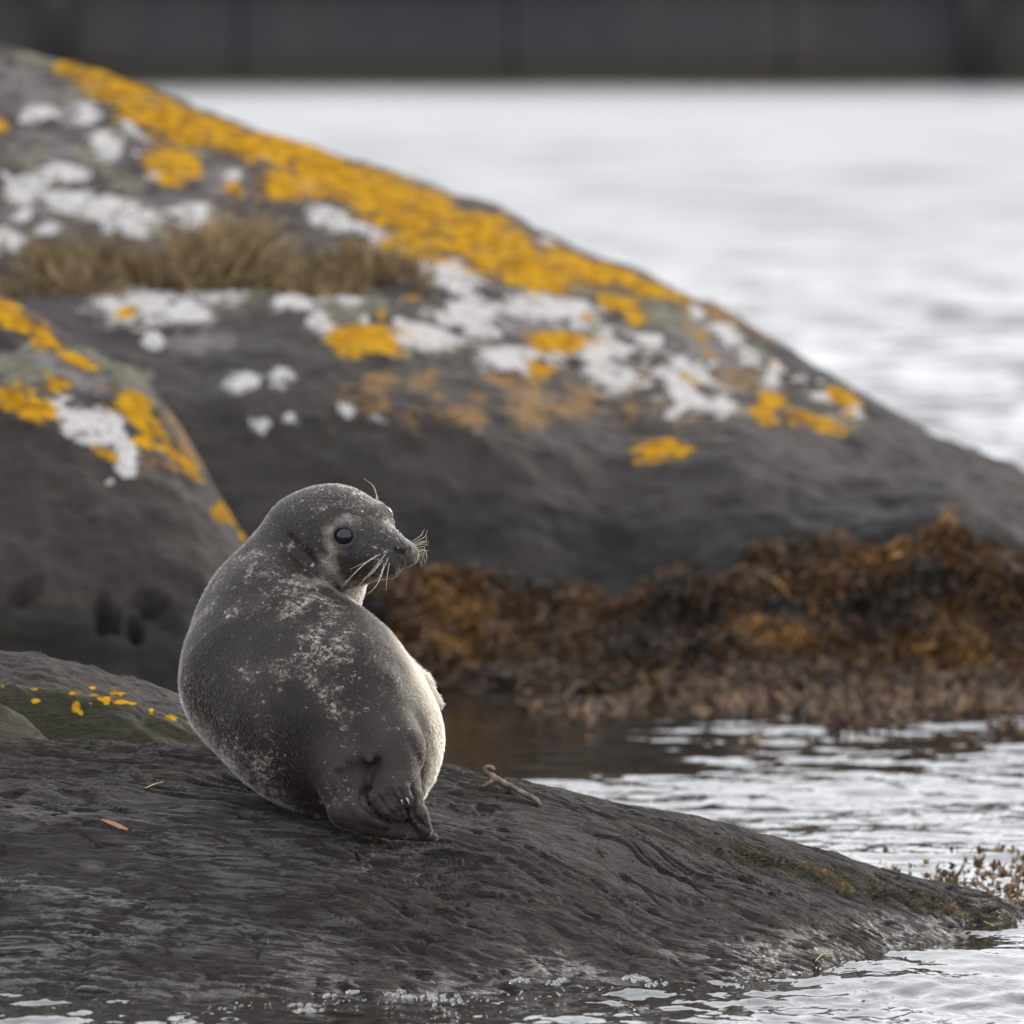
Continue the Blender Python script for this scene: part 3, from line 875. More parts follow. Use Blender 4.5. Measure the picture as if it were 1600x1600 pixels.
def subdivide(P, F):
    n = len(P)
    E = np.concatenate([F[:, [a, (a + 1) % 4]] for a in range(4)]); E.sort(1)
    U, inv = np.unique(E, axis=0, return_inverse=True)
    inv = inv.reshape(4, -1)
    mid = (P[U[:, 0]] + P[U[:, 1]]) / 2
    fc = P[F].mean(1)
    m = [n + inv[a] for a in range(4)]; c = n + len(U) + np.arange(len(F))
    Q = np.concatenate([np.stack([F[:, a], m[a], c, m[(a + 3) % 4]], -1) for a in range(4)])
    return np.concatenate([P, mid, fc]), Q

def build_seal():
    lo = W3(250, 1350, 0) + np.array([0, -.30, 0]); hi = W3(720, 735, 0) + np.array([0, .33, 0])
    P, F = surface_nets(lo, hi, .0055)
    for _ in range(3):
        P = settle(relax(P, F, .6))
    P, F = subdivide(P, F)
    for _ in range(2):
        P = settle(relax(P, F, .5))
    Nn = grad(P, .002)
    # ---------- coat zones, set by where they lie on the animal
    best = np.full(len(P), 1e9); belly = np.zeros(len(P)); under = np.zeros(len(P))
    bdir = np.array([.84, .42, -.10]); bdir /= np.linalg.norm(bdir)
    udir = np.array([-.62, .1, -.75]); udir /= np.linalg.norm(udir)
    den = 0; bs = 0; us = 0
    for c, r in BODYSPINE:
        q = P - c; l = np.linalg.norm(q, axis=1)
        w = 1 / (np.abs(l - r) + .02) ** 2
        bs = bs + w * (q @ bdir) / l; us = us + w * (q @ udir) / l; den = den + w
    U, V = project(P[:, 0], P[:, 1], P[:, 2])
    q = (P - HC) @ HR.T * 1000.0                      # head coordinates, mm
    hf, hl_, ht = q.T
    head = sstep(150, 112, np.sqrt(hf ** 2 * .72 + hl_ ** 2 + (ht * 1.0) ** 2)) * sstep(-130, -60, ht * 1.4 + hf)
    nz1 = noise2(P[:, 0] * 26, P[:, 2] * 26 + P[:, 1] * 15, 801); nz2 = noise2(P[:, 0] * 60, P[:, 2] * 60 + P[:, 1] * 30, 802)
    belly = sstep(.30, .86, bs / den + .05 * nz1) * (1 - head)
    under = sstep(.66, .95, us / den + .10 * nz1 + .06 * nz2) * (1 - head)
    hind = sstep(.075, -.005, np.minimum(capsule(P, W3(606, 1174, -158), W3(640, 1290, -215), .045, .02), capsule(P, W3(547, 1214, -160), W3(650, 1305, -210), .045, .02)))
    hind = np.clip(hind, 0, 1) * (P[:, 1] < -.06)
    belly = belly * (1 - hind)
    # head markings: pale ring and streak below the eye, pale throat, dark muzzle
    ed = np.minimum(np.linalg.norm(P - EYES[0], axis=1), np.linalg.norm(P - EYES[1], axis=1)) * 1000
    fb = fbm2(P[:, 0] * 45 + P[:, 1] * 20, P[:, 2] * 45, 811, 4)
    ring = sstep(19, 23, ed + 2 * nz2) * sstep(38, 24, ed + 9 * fb) * sstep(20, -12, hf - 64 + 8 * fb)
    streak = sstep(24, 2, np.abs(hf - 46 - (ht + 5) * -.30) + 11 * fb) * sstep(10, -4, ht) * sstep(-66, -46, ht)
    throat = sstep(-44, -66, ht + .10 * hf - .12 * hl_ + 5 * nz1) * sstep(-10, 30, hf) * sstep(150, 120, np.linalg.norm(q, axis=1))
    throat2 = sstep(.35, .8, (Nn @ bdir)) * sstep(.97, 1.02, P[:, 2] * 0 + 1) * (V < 985) * (V > 850) * (U > 520) * (Nn[:, 2] < .25) * sstep(30, 70, np.hypot(hf - 110, ht + 10))
    chin = sstep(-40, -52, ht) * sstep(70, 95, hf)
    far = sstep(18, 45, hl_ + 0 * hf) * sstep(40, 75, hf) * sstep(-12, 5, ht)
    pale = np.clip(np.maximum.reduce([.5 * ring * head, .5 * streak * head, throat, throat2 * .9, .6 * chin * head, .55 * far * head]), 0, 1)
    dark = np.clip(sstep(80, 105, hf) * head * .55 + head * .25, 0, 1)
    bluish = sstep(23.5, 19, ed) * head * .9
    bluish = np.maximum(bluish, head * sstep(16, 6, np.hypot(hf - 88, ht - 14)) * sstep(0, -14, hl_) * .8)
    # where the pale flecks gather
    fleck = np.clip(.30 + .42 * np.exp(-(((U - 470 - (V - 960) * .62) / 75) ** 2)) * (V > 880) * (V < 1160), 0, 1)
    fleck = np.maximum(fleck, .48 * (V < 960) * (U < 520))
    fleck = np.maximum(fleck, .75 * np.exp(-(((U - 420) / 70) ** 2 + ((V - 1195) / 35) ** 2)))
    fleck = np.where(head > .5, .45, fleck) * (1 - .5 * hind)
    # short-wavelength skin relief: body creases and folds at the hip
    m = MT('seal_coat')
    n_cl = m.noise(16.0, 3, 0.55, 0.4)
    v = m.mapping((1.0, 1.0, 1.35))
    wob = m.scalev(m.addv(m.noise(60.0, 2, 0.5, 0, v, col=True), (-.5, -.5, -.5)), 0.012)
    vv = m.addv(v, wob)
    n_a = m.noise(92.0, 4, 0.66, 0.5, vv)
    n_b = m.noise(150.0, 2, 0.6, 0.3, vv)
    rid = m.math('SUBTRACT', 1.0, m.math('MULTIPLY', m.math('ABSOLUTE', m.math('SUBTRACT', m.noise(62.0, 2, 0.55, 0.4, vv), 0.5)), 9.0))   # squiggles
    clus = m.math('ADD', m.math('MULTIPLY', m.math('SUBTRACT', n_cl, 0.5), 0.75), m.math('MULTIPLY', m.math('SUBTRACT', m.attr('fleck'), 0.5), 0.30))
    blob = m.ss(m.math('ADD', n_a, m.math('MULTIPLY', clus, 0.55)), 0.565, 0.72)
    sq = m.math('MULTIPLY', m.ss(rid, 0.25, 0.8), m.ss(clus, 0.0, 0.24))
    spk = m.math('MAXIMUM', m.math('MULTIPLY', blob, 0.85), m.math('MULTIPLY', sq, m.ss(n_b, 0.35, 0.6)))
    hair = m.noise(420.0, 3, 0.7, 0, m.mapping((1.0, 1.0, 0.55), (0, 0.5, 0)))
    dk = m.mix(m.ss(n_cl, 0.3, 0.7), (0.0095, 0.0073, 0.0060), (0.025, 0.0192, 0.0152))
    dk = m.mix(m.attr('hind'), dk, (0.022, 0.0165, 0.013))
    dk = m.mix(m.attr('dark'), dk, (0.016, 0.014, 0.015))
    pl = m.mix(m.ss(n_b, 0.3, 0.7), (0.20, 0.175, 0.152), (0.41, 0.37, 0.33))
    c = m.mix(spk, dk, pl)
    un = m.math('MULTIPLY', m.attr('under'), m.ss(m.noise(95.0, 3, 0.6, 0.4, vv), 0.40, 0.58))
    c = m.mix(m.math('MULTIPLY', un, 0.85), c, (0.36, 0.32, 0.27))
    bl = m.mix(m.ss(n_a, 0.35, 0.7), (0.52, 0.43, 0.315), (0.68, 0.58, 0.445))
    bl = m.mix(m.math('MULTIPLY', m.ss(n_a, 0.58, 0.70), 0.35), bl, (0.20, 0.16, 0.13))
    c = m.mix(m.attr('belly'), c, bl)
    c = m.mix(m.math('MULTIPLY', m.attr('pale'), m.ss(n_b, 0.25, 0.55, 0.55, 1.0)), c, (0.30, 0.255, 0.215))
    c = m.mix(m.attr('bluish'), c, (0.030, 0.031, 0.040))
    c = m.mix(m.ss(hair, 0.45, 0.75, 0.0, 0.20), c, m.mix(0.35, c, (0.22, 0.20, 0.19)))
    c = m.mix(m.ss(hair, 0.55, 0.25, 0.0, 0.40), c, m.mix(0.6, c, (0.008, 0.008, 0.008)))
    h = m.math('ADD', m.math('MULTIPLY', hair, 0.0011), m.math('MULTIPLY', n_b, 0.0008))
    mat = m.bsdf(Base_Color=c, Roughness=0.6, Specular_IOR_Level=0.25, Sheen_Weight=0.35, Sheen_Roughness=0.16, Sheen_Tint=(1.0, 0.96, 0.9),
                 Normal=m.bump(h, 0.14, 1.0))
    base = W3(500, 1270, -30)
    fur_mat = mat.copy(); fur_mat.name = 'seal_fur'
    ft = fur_mat.node_tree
    old = [n for n in ft.nodes if n.type == 'BSDF_PRINCIPLED'][0]
    src = old.inputs['Base Color'].links[0].from_socket
    hb = ft.nodes.new('ShaderNodeBsdfHairPrincipled'); hb.model = 'CHIANG'; hb.parametrization = 'COLOR'
    hb.inputs['IOR'].default_value = 1.45; hb.inputs['Roughness'].default_value = 0.45; hb.inputs['Radial Roughness'].default_value = 0.5; hb.inputs['Random Roughness'].default_value = 0.2
    lift = ft.nodes.new('ShaderNodeMix'); lift.data_type = 'RGBA'; lift.inputs['Factor'].default_value = 0.03
    _i = [k for k in lift.inputs if k.type == 'RGBA']; _i[1].default_value = (0.55, 0.50, 0.45, 1)
    ft.links.new(src, _i[0]); ft.links.new([k for k in lift.outputs if k.type == 'RGBA'][0], hb.inputs['Color'])
    ft.links.new(hb.outputs[0], [n for n in ft.nodes if n.type == 'OUTPUT_MATERIAL'][0].inputs['Surface'])
    ft.nodes.remove(old)
    seal = bpy.data.objects.new('seal', None); COL.objects.link(seal); seal.location = base
    tag(seal, 'spotted grey seal resting on the dark slab and looking back', 'seal')
    attrs = dict(belly=belly, under=under * (1 - belly), hind=hind, pale=pale, dark=dark, bluish=bluish, fleck=fleck)
    body = mesh_obj('body', P - base, F, mat, seal, attrs=attrs)
    # ---------- short fur
    tri = P[F]; ar = np.linalg.norm(np.cross(tri[:, 2] - tri[:, 0], tri[:, 3] - tri[:, 1]), axis=1)
    r = np.random.default_rng(77); NH = 60000
    fi = r.choice(len(F), NH, p=ar / ar.sum())
    wq = r.dirichlet([1, 1, 1, 1], NH)
    rt = (tri[fi] * wq[:, :, None]).sum(1); vi = F[fi, 0]
    nn = Nn[vi]
    flow = np.where((head[vi] > .5)[:, None], -HF, np.array([.35, -.60, -.70])) + r.normal(size=(NH, 3)) * .22
    flow -= (flow * nn).sum(1, keepdims=True) * nn; flow /= np.linalg.norm(flow, axis=1, keepdims=True)
    ok = (ed[vi] > 20) & (bluish[vi] < .4)
    ln = r.uniform(.0035, .0075, NH) * np.where(head[vi] > .5, .55, 1.0) * np.where(hind[vi] > .3, .5, 1.0)
    t1 = rt + (flow * .62 + nn * .36) * ln[:, None] * .55
    t2 = rt + (flow * .90 + nn * .48) * ln[:, None]
    rt, t1, t2, vi = rt[ok], t1[ok], t2[ok], vi[ok]
    hc = bpy.data.hair_curves.new('fur'); hc.add_curves([3] * len(rt))
    pos = np.stack([rt - nn[ok] * .0004, t1, t2], 1) - base
    hc.attributes['position'].data.foreach_set('vector', pos.astype(np.float32).ravel())
    ra = hc.attributes.new('radius', 'FLOAT', 'POINT'); ra.data.foreach_set('value', np.tile(np.array([.00022, .00018, .00005], np.float32), len(rt)))
    for k, a in attrs.items():
        at = hc.attributes.new(k, 'FLOAT', 'POINT'); at.data.foreach_set('value', np.repeat(a[vi], 3).astype(np.float32))
    hc.materials.append(fur_mat)
    fo = bpy.data.objects.new('fur', hc); COL.objects.link(fo); fo.parent = seal; fo['kind'] = 'stuff'
    # ---------- eyes
    m = MT('seal_eye')
    eye_m = m.bsdf(Base_Color=(0.006, 0.006, 0.008), Roughness=0.07, IOR=1.46)
    for e in EYES:
        bm = bmesh.new(); bmesh.ops.create_uvsphere(bm, u_segments=28, v_segments=18, radius=EYE_R)
        me = bpy.data.meshes.new('eye'); bm.to_mesh(me); bm.free()
        me.polygons.foreach_set('use_smooth', np.ones(len(me.polygons), bool)); me.materials.append(eye_m)
        o = bpy.data.objects.new('eye', me); COL.objects.link(o); o.parent = seal; o.location = e - base
    # ---------- whiskers
    m = MT('whisker'); wm = m.bsdf(Base_Color=(0.50, 0.44, 0.34), Roughness=0.4)
    def whisker(root, pts, r0=.0005):
        pts = catmull([root] + pts, 5)
        n = len(pts)
        v, f = tube(pts - base, [r0 * (1 - .75 * i / (n - 1)) for i in range(n)], 5)
        mesh_obj('whisker', v, f, wm, seal)
    def im(u, v, w): return W3(u, v, w)
    pads = -1
    near = [((594, 866), (570, 880), (531, 918)), ((588, 868), (560, 890), (533, 920)), ((602, 866), (582, 890), (552, 926)), ((598, 876), (583, 893), (566, 906)),
            ((592, 880), (584, 893), (574, 903)), ((606, 872), (598, 892), (589, 906)), ((608, 880), (604, 905), (603, 924)), ((600, 880), (594, 905), (577, 928)), ((598, 888), (588, 915), (572, 930)), ((586, 872), (564, 882), (546, 890))]
    for (a, b, c) in near:
        root = None
        for w in np.arange(-160, 60, 1.0):
            p = W3(a[0], a[1], w)
            if seal_sdf(p[None])[0] < .001: root = p; break
        if root is None: root = W3(a[0], a[1], -30)
        w0 = (root[1]) * 1000
        whisker(root, [W3(b[0], b[1], w0 - 14), W3(c[0], c[1], w0 - 22)])
    farw = [((654, 838), (660, 832), (663, 827)), ((656, 842), (664, 838), (668, 828)), ((657, 846), (666, 848), (665, 834)), ((658, 850), (666, 853), (670, 846)), ((658, 854), (664, 860), (670, 861)),
            ((657, 858), (664, 866), (668, 872)), ((656, 862), (662, 872), (664, 882)), ((655, 865), (659, 876), (657, 886)), ((657, 848), (664, 846), (668, 838)), ((657, 860), (666, 864), (666, 878)), ((653, 868), (655, 876), (660, 884))]
    for (a, b, c) in farw:
        whisker(H(112, 34, -20 + (852 - a[1]) * .5) , [W3(a[0] + 2, a[1], 30), W3(b[0], b[1], 36), W3(c[0], c[1], 34)], .0007)
    for (a, b, c) in [((588, 776), (584, 760), (568, 747)), ((590, 778), (586, 768), (581, 757))]:
        whisker(W3(a[0] - 2, a[1] + 8, 30), [W3(a[0], a[1], 30), W3(b[0], b[1], 28), W3(c[0], c[1], 26)], .0009)
    # ---------- claws
    m = MT('claw'); cm_ = m.bsdf(Base_Color=(0.35, 0.31, 0.28), Roughness=0.25)
    m = MT('dark_claw'); cd_ = m.bsdf(Base_Color=(0.035, 0.028, 0.025), Roughness=0.35)
    def claw(a, b, r, mat):
        a, b = W3(*a), W3(*b)
        mid = (a + b) / 2 + np.array([0, 0, .0015])
        v, f = tube([a - base, mid - base, b - base], [r, r * .8, r * .15], 6)
        mesh_obj('claw', v, f, mat, seal)
    claw((624, 1247, -248), (629, 1259, -251), .0028, cm_)
    claw((635, 1248, -247), (639, 1260, -249), .0028, cm_)
    for (a, b) in [((680, 1096, 50), (687, 1107, 46)), ((683, 1095, 54), (691, 1104, 52)), ((677, 1098, 46), (682, 1108, 42))]:
        claw(a, b, .0032, cd_)
    return seal
SEAL = build_seal()
# ================================================================ SEAWEED, GRASS, SMALL THINGS
def fronds(name, roots, dirs, length, width, tone, mat, label, cat, segs=4, curl=0.5, seed=1, fork=False):
    """many flat tapering fronds in one uncountable mass"""
    r = np.random.default_rng(seed)
    n = len(roots)
    dirs = dirs / np.linalg.norm(dirs, axis=1, keepdims=True)
    rnd = r.normal(size=(n, 3))
    side = np.cross(dirs, rnd); side /= np.linalg.norm(side, axis=1, keepdims=True) + 1e-9
    bend = np.cross(side, dirs) * (r.normal(size=(n, 1)) * curl)
    t = np.linspace(0, 1, segs + 1)
    prof = 0.35 + 0.95 * np.sin(np.pi * np.clip(t * 0.85 + 0.08, 0, 1)) ; prof[-1] = 0.15
    c = roots[:, None] + (dirs[:, None] * t[None, :, None] + bend[:, None] * (t ** 2)[None, :, None]) * length[:, None, None]
    c += r.normal(size=c.shape) * (length[:, None, None] * 0.05) * t[None, :, None]
    w = side[:, None] * prof[None, :, None] * width[:, None, None] * 0.5
    V = np.stack([c - w, c + w], 2).reshape(-1, 3)
    b = (np.arange(n) * (segs + 1) * 2)[:, None] + (np.arange(segs) * 2)[None, :]
    F = np.stack([b, b + 1, b + 3, b + 2], -1).reshape(-1, 4)
    o = mesh_obj(name, V, F, mat, attrs={'tone': np.repeat(tone, (segs + 1) * 2)})
    tag(o, label, cat, kind='stuff')
    return o

def weed_material(name, dark, mid, bright, rough=0.7):
    m = MT(name)
    t = m.attr('tone'); n = m.noise(70.0, 3, 0.6)
    c = m.mix(m.ss(t, 0.0, 0.5), dark, mid)
    c = m.mix(m.ss(t, 0.5, 1.0), c, bright)
    c = m.mix(m.ss(n, 0.35, 0.7, 0.0, 0.4), c, m.mix(0.5, c, dark))
    return m.bsdf(Base_Color=c, Roughness=rough)

def build_weeds():
    r = np.random.default_rng(21)
    wm = weed_material('rockweed', (0.010, 0.007, 0.005), (0.075, 0.034, 0.010), (0.27, 0.125, 0.018))
    # rockweed hanging on the foot of the big rock
    N = 60000
    px = r.uniform(430, 1900, N); d = r.uniform(20.64, 21.28, N)
    x = (px - 800) * d / FPX; z = big_z(x, d)
    u, v = project(x, d - CAM_D, z)
    top = np.interp(px, [430, 600, 700, 800, 900, 960, 1050, 1120, 1180, 1250, 1330, 1400, 1480, 1560, 1700, 1900], [905, 905, 880, 905, 915, 950, 890, 900, 850, 850, 860, 845, 805, 850, 900, 1000])
    cl = fbm2(x * 5, z * 8 + d * 2, 701, 3)
    bare = np.exp(-(((px - 1215) / 60) ** 2 + ((v - 950) / 50) ** 2))
    keep = (v > top + 22 * cl) & (r.random(N) > bare * 1.15) & (cl > -0.75)
    x, d, z, px, cl = x[keep], d[keep], z[keep], px[keep], cl[keep]
    n = len(x)
    lump = np.clip(0.020 + 0.04 * fbm2(x * 6 + 3, z * 9, 711, 2), 0, 0.11) * r.random(n)
    roots = np.stack([x, d - CAM_D - lump * 0.7, z + lump], -1)
    dirs = np.stack([r.normal(size=n) * 0.55, -0.55 + r.normal(size=n) * 0.3, -0.75 + r.normal(size=n) * 0.30], -1)
    tone = np.clip(0.40 + 0.55 * fbm2(x * 4.5 + 8, z * 8, 721, 3) + r.normal(size=n) * 0.12, 0, 1)
    fronds('rockweed', roots, dirs, r.uniform(.02, .055, n), r.uniform(.003, .0065, n), tone, wm,
           'orange-brown rockweed hanging along the foot of the big lichen rock', 'seaweed', seed=3)
    # the weed mat lying at the water's edge below it
    N = 18000
    px = r.uniform(640, 1950, N); d = 20.92 + r.normal(size=N) * 0.12 - np.clip((px - 900) / 900, 0, 1) * r.uniform(0, .28, N)
    x = (px - 800) * d / FPX
    dens = fbm2(x * 4, d * 5, 731, 3)
    keep = (dens > -0.35 + 0.9 * sstep(20.7, 20.45, d)) & (d < 21.25)
    x, d, px = x[keep], d[keep], px[keep]; n = len(x)
    h = np.clip(0.06 * sstep(20.5, 20.9, d), 0, 1) * r.random(n) * sstep(600, 800, px)
    roots = np.stack([x, d - CAM_D, np.maximum(h, np.minimum(big_z(x, d), .12)) + 0.002], -1)
    dirs = np.stack([r.normal(size=n), r.normal(size=n) * .6, 0.02 + np.abs(r.normal(size=n)) * .18], -1)
    tone = np.clip(0.40 + 0.35 * fbm2(x * 5, d * 6, 741, 3) + r.normal(size=n) * 0.22, 0, 1)
    wm2 = weed_material('weed_mat', (0.022, 0.016, 0.014), (0.10, 0.062, 0.040), (0.26, 0.15, 0.060))
    fronds('floating_seaweed', roots, dirs, r.uniform(.018, .045, n), r.uniform(.003, .006, n), tone, wm2,
           'low brown seaweed mat floating at the edge of the far water', 'seaweed', seed=4)
    # strands drifting on the open water to the right
    N = 7000
    px = r.uniform(820, 1950, N); v = r.uniform(1085, 1165, N)
    d = CAM_H * FPX / (v - HORIZON); x = (px - 800) * d / FPX
    dens = fbm2(x * 3.0, d * 2.2, 751, 3) + 0.55 * sstep(900, 1500, px) - 0.75 * sstep(1100, 1160, v)
    keep = dens > 0.10
    x, d = x[keep], d[keep]; n = len(x)
    roots = np.stack([x, d - CAM_D, np.zeros(n) - 0.004], -1)
    dirs = np.stack([r.normal(size=n), r.normal(size=n) * .4, 0.25 + np.abs(r.normal(size=n)) * .5], -1)
    tone = np.clip(0.5 + r.normal(size=n) * 0.25, 0, 1)
    fronds('drifting_seaweed', roots, dirs, r.uniform(.02, .05, n), r.uniform(.004, .010, n), tone, wm2,
           'scattered seaweed tips breaking the bright water behind the seal, right side', 'seaweed', seed=5)
    # upright sprigs beside the slab, right edge
    N = 1500
    px = r.uniform(1320, 2000, N); v = r.uniform(1338, 1430, N)
    d = CAM_H * FPX / (v - HORIZON); x = (px - 800) * d / FPX
    dens = 0.6 * fbm2(x * 9, d * 5, 761, 3) + sstep(1300, 1500, px) * 0.75 + 0.30 * sstep(1340, 1400, v)
    keep = (dens > 0.50) & (v < 1425 + (px - 1590) * .2)
    x, d, px = x[keep], d[keep], px[keep]; n = len(x)
    roots = np.stack([x, d - CAM_D, np.zeros(n) - 0.006], -1)
    dirs = np.stack([r.normal(size=n) * .9 + .15, r.normal(size=n) * .5, 0.22 + np.abs(r.normal(size=n)) * .5], -1)
    tone = np.clip(0.55 + r.normal(size=n) * 0.22, 0, 1)
    wm3 = weed_material('weed_sprig', (0.030, 0.022, 0.016), (0.15, 0.090, 0.040), (0.30, 0.19, 0.085))
    L = r.uniform(.008, .028, n)
    # main stems with two forked tips each
    fr = [(roots, dirs, L, np.full(n, .0040), tone)]
    dn = dirs / np.linalg.norm(dirs, axis=1, keepdims=True)
    for k in range(2):
        fr.append((roots + dn * L[:, None] * r.uniform(.45, .8, (n, 1)), dirs + r.normal(size=(n, 3)) * .5, L * .6, r.uniform(.003, .008, n), np.clip(tone + .1, 0, 1)))
    cat = [np.concatenate([f[i] for f in fr]) for i in range(5)]
    fronds('seaweed_sprigs', *cat, wm3, 'pale brown seaweed sprigs standing in the water at the right edge', 'seaweed', segs=3, seed=6)
    # damp weed in the cleft of the slab
    N = 2600
    px = r.uniform(1120, 1640, N)
    fl = np.interp(px, [960, 1037, 1187, 1300, 1450, 1562, 1640], [1290, 1312, 1357, 1392, 1430, 1456, 1475])
    v = fl - r.uniform(0, 1, N) * 32 * np.clip((px - 1080) / 200, 0, 1) - 1
    pts, tn = [], []
    for a, b in zip(px[:1000], v[:1000]):
        if noise2(np.array([a * .012]), np.array([b * .03]), 771)[0] + .35 * (a > 1250) < .02: continue
        pts.append(on_slab(a, b))
    P = np.array(pts); n = len(P)
    dirs = np.stack([r.normal(size=n), -0.4 + r.normal(size=n) * .5, 0.1 + np.abs(r.normal(size=n)) * .3], -1)
    wm4 = weed_material('cleft_weed', (0.024, 0.019, 0.013), (0.060, 0.040, 0.022), (0.15, 0.080, 0.03), 0.8)
    fronds('cleft_seaweed', P, dirs, r.uniform(.003, .008, n), r.uniform(.001, .002, n), np.clip(.55 + r.normal(size=n) * .25, 0, 1), wm4,
           'dark brown weed growing in the cleft along the slab', 'seaweed', segs=3, seed=7)
build_weeds()

def build_grass():
    r = np.random.default_rng(31)
    N = 13000
    px = r.uniform(-260, 700, N)
    d = 22.86 + r.normal(size=N) * 0.11 + np.interp(px, [-260, 100, 400, 700], [-.12, -.04, 0, -.10])
    x = (px - 800) * d / FPX
    cl = fbm2(x * 5, d * 3, 781, 3)
    edge = sstep(-260, -150, px) * sstep(700, 600, px)
    keep = (r.random(N) < edge * (0.45 + 1.1 * cl))
    x, d, cl, px = x[keep], d[keep], cl[keep], px[keep]; n = len(x)
    roots = np.stack([x, d - CAM_D, big_z(x, d) - 0.005], -1)
    dirs = np.stack([r.normal(size=n) * .60 + .15, -0.25 + r.normal(size=n) * .5, np.ones(n)], -1)
    hgt = (0.055 + 0.055 * np.clip(0.5 + fbm2(x * 5, x * 0 + 2, 791, 3), 0, 1)) * r.uniform(.45, 1.3, n)
    hgt *= np.interp(px, [-260, 20, 120, 350, 560, 700], [.7, .7, .95, 1.2, .9, .5])
    tone = np.clip(.45 + .3 * cl + r.normal(size=n) * .2, 0, 1)
    m = weed_material('dry_grass', (0.055, 0.036, 0.016), (0.19, 0.125, 0.055), (0.34, 0.25, 0.12), 0.8)
    fronds('grass', roots, dirs, hgt, r.uniform(.003, .006, n), tone, m, 'dry brown grass growing along the ledge of the lichen rock', 'grass', segs=4, curl=.5, seed=8)
build_grass()

def lerp_slab(pts, lift):
    out = []
    for (u, v), l in zip(pts, lift):
        p = on_slab(u, v)
        d = p[1] + CAM_D - l * 0.2
        q = np.array(unproject(u, v, d)); out.append(q)
    return out

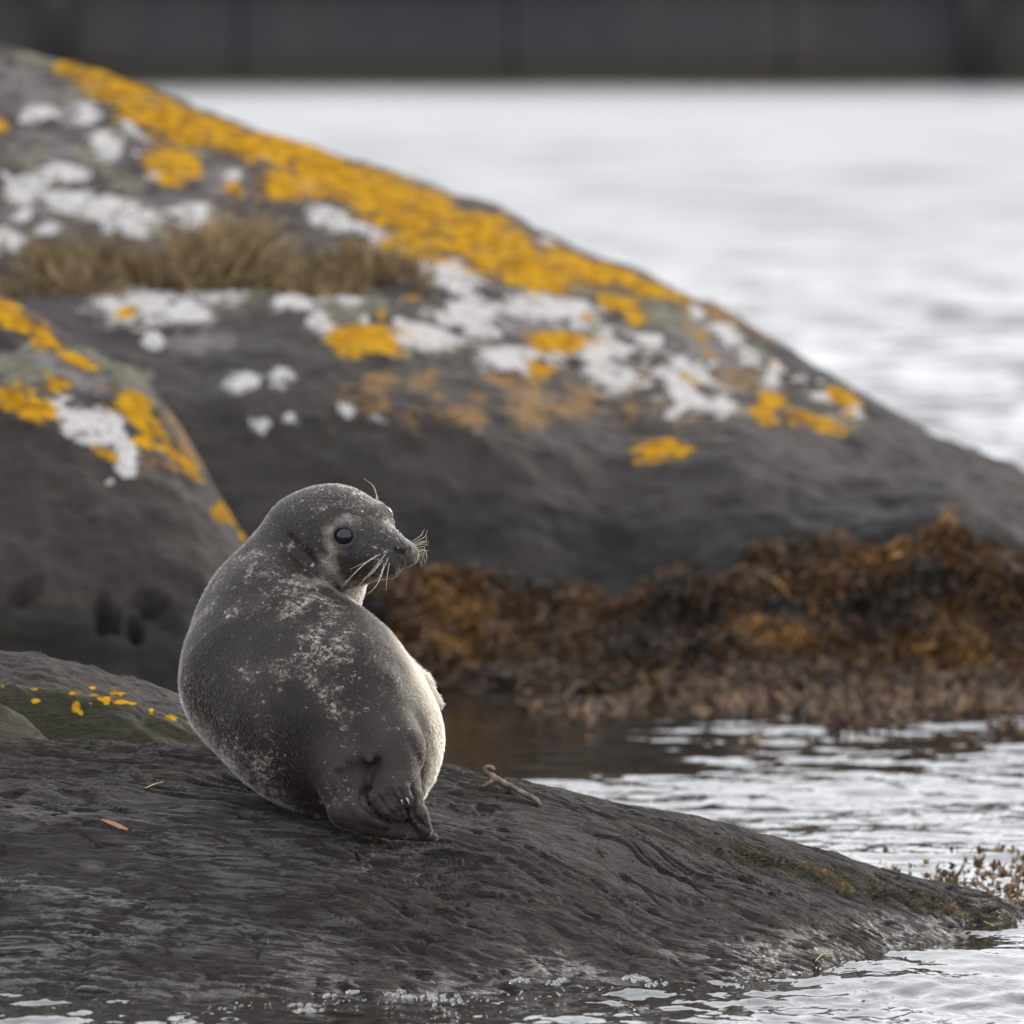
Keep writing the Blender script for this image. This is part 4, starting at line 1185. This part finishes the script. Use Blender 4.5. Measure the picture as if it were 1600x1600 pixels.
def build_litter():
    # twig
    m = MT('twig_bark')
    n = m.noise(60.0, 4, 0.6, 0.3); n2 = m.noise(260.0, 3, 0.6)
    c = m.mix(m.ss(n, .35, .68), (0.095, 0.062, 0.050), (0.26, 0.205, 0.16))
    c = m.mix(m.ss(n2, .3, .7, 0, .5), c, m.mix(.5, c, (0.05, 0.035, 0.03)))
    bark = m.bsdf(Base_Color=c, Roughness=0.8, Normal=m.bump(n2, .8, .002))
    a = on_slab(842, 1262); b = on_slab(768, 1230)
    da, db = a[1] + CAM_D, b[1] + CAM_D - 0.01
    def tw(u, v, k): return np.array(unproject(u, v, da + (db - da) * k)) + np.array([0, 0, .001])
    root = bpy.data.objects.new('twig', None); COL.objects.link(root); root.location = tuple(a)
    tag(root, 'bare twig with a hooked end lying on the slab beside the seal', 'twig')
    main = catmull([tw(845, 1262, 0), tw(836, 1252, .08), tw(823, 1245, .2), tw(800, 1233, .5), tw(784, 1225, .75), tw(772, 1218, .9), tw(765, 1213, 1)], 5)
    rad = np.interp(np.linspace(0, 1, len(main)), [0, .1, .3, .45, .6, .85, 1], [.0022, .0045, .0046, .0040, .0050, .0056, .0050])
    rad *= 1 + .10 * np.sin(np.arange(len(main)) * 1.7)
    v, f = tube([p - a for p in main], rad, 9); mesh_obj('stem', v, f, bark, root)
    hook = catmull([tw(766, 1214, 1), tw(759, 1210, 1.02), tw(758, 1204, 1.05), tw(763, 1201.5, 1.05), tw(770, 1203, 1.0), tw(770, 1206, .98)], 5)
    v, f = tube([p - a for p in hook], np.interp(np.linspace(0, 1, len(hook)), [0, .5, 1], [.0048, .0040, .0030]), 9); mesh_obj('hooked_end', v, f, bark, root)
    fork = catmull([tw(776, 1221, .9), tw(768, 1224, .85), tw(760, 1229, .8), tw(753, 1232, .75)], 5)
    v, f = tube([p - a for p in fork], np.linspace(.0048, .0022, len(fork)), 8); mesh_obj('side_branch', v, f, bark, root)
    # leaf
    m = MT('dead_leaf'); lm = m.bsdf(Base_Color=m.mix(m.noise(120.0, 3), (0.22, 0.085, 0.035), (0.42, 0.19, 0.09)), Roughness=0.6)
    pts = lerp_slab([(156, 1287), (165, 1290), (176, 1294), (187, 1299), (198, 1303)], [.03, .05, .06, .05, .03])
    V = []; base = pts[0]
    for p, w in zip(pts, [.0004, .0018, .0028, .0030, .0010]):
        for s, dz in ((-1, .002), (0, 0), (1, .003)): V.append(p - base + np.array([s * w * .35, s * w * .6, s * w * .8 + dz + .002]))
    F = [(i * 3 + j, i * 3 + j + 1, i * 3 + j + 4, i * 3 + j + 3) for i in range(4) for j in range(2)]
    o = mesh_obj('leaf', V, F, lm, loc=tuple(base)); sm = o.modifiers.new('thick', 'SOLIDIFY'); sm.thickness = .0006
    tag(o, 'curled orange dead leaf lying on the dark slab left of the seal', 'leaf')
    # straws
    m = MT('straw_stem'); st = m.bsdf(Base_Color=(0.42, 0.29, 0.10), Roughness=0.6)
    m = MT('brown_stem'); st2 = m.bsdf(Base_Color=(0.20, 0.11, 0.06), Roughness=0.7)
    for pts, mt, lab in [([(226, 1236), (238, 1231), (252, 1227)], st, 'thin yellow straw on the slab between leaf and seal'),
                         ([(1276, 1509), (1283, 1501), (1292, 1497), (1306, 1502)], st, 'bent yellow straw at the waterline of the slab'),
                         ([(1308, 1486), (1314, 1496), (1321, 1508)], st2, 'short brown stem leaning at the waterline beside the bent straw'),
                         ([(1540, 1446), (1553, 1452), (1568, 1459)], st, 'straight yellow straw by the cleft near the right edge')]:
        P = lerp_slab(pts, [.03] * len(pts)); base = P[0]
        Q = catmull([p - base + np.array([0, 0, .003]) for p in P], 4)
        v, f = tube(Q, [.0011] * len(Q), 6)
        o = mesh_obj('straw', v, f, mt, loc=tuple(base)); tag(o, lab, 'straw', 'bits of straw washed onto the slab')
build_litter()

def build_foam():
    r = np.random.default_rng(41)
    px_w = [-100, 0, 200, 400, 600, 800, 1000, 1150, 1300, 1450, 1590]
    v_w = [1590, 1588, 1580, 1566, 1558, 1550, 1540, 1528, 1510, 1482, 1448]
    bm = bmesh.new(); bmesh.ops.create_icosphere(bm, subdivisions=2, radius=1.0)
    sv = np.array([v.co[:] for v in bm.verts]); sf = np.array([[v.index for v in f.verts] for f in bm.faces]); bm.free()
    C = []
    for (u, v, n, s) in [(995, 1534, 30, 12), (815, 1537, 10, 8), (870, 1540, 12, 9), (552, 1556, 10, 7), (507, 1561, 6, 4), (610, 1560, 8, 9), (470, 1578, 14, 12), (480, 1584, 12, 10), (660, 1562, 20, 30), (700, 1566, 14, 20), (20, 1576, 12, 14), (1030, 1541, 10, 10)]:
        for _ in range(n):
            C.append((u + r.normal() * s, v + r.normal() * s * .22, r.uniform(1.2, 4.6) * (1.3 if s < 9 else 1)))
    for _ in range(220):
        u = r.uniform(-60, 1480)
        C.append((u, np.interp(u, px_w, v_w) + 4 + abs(r.normal()) * 9, r.uniform(.7, 2.2)))
    V, F = [], []
    for (u, v, s) in C:
        d = CAM_H * FPX / (v - HORIZON)
        V.append(sv * np.array([1, 1, .75]) * s * .001 + np.array([(u - 800) * d / FPX, d - CAM_D, .001]))
        F.append(sf + len(sv) * len(F))
    m = MT('foam_bubble'); fm = m.bsdf(Base_Color=(0.85, 0.86, 0.88), Roughness=0.08, IOR=1.2, Transmission_Weight=0.75)
    o = mesh_obj('foam', np.concatenate(V), np.concatenate(F), fm)
    tag(o, 'small foam bubbles along the waterline of the slab', 'foam', kind='stuff')
build_foam()
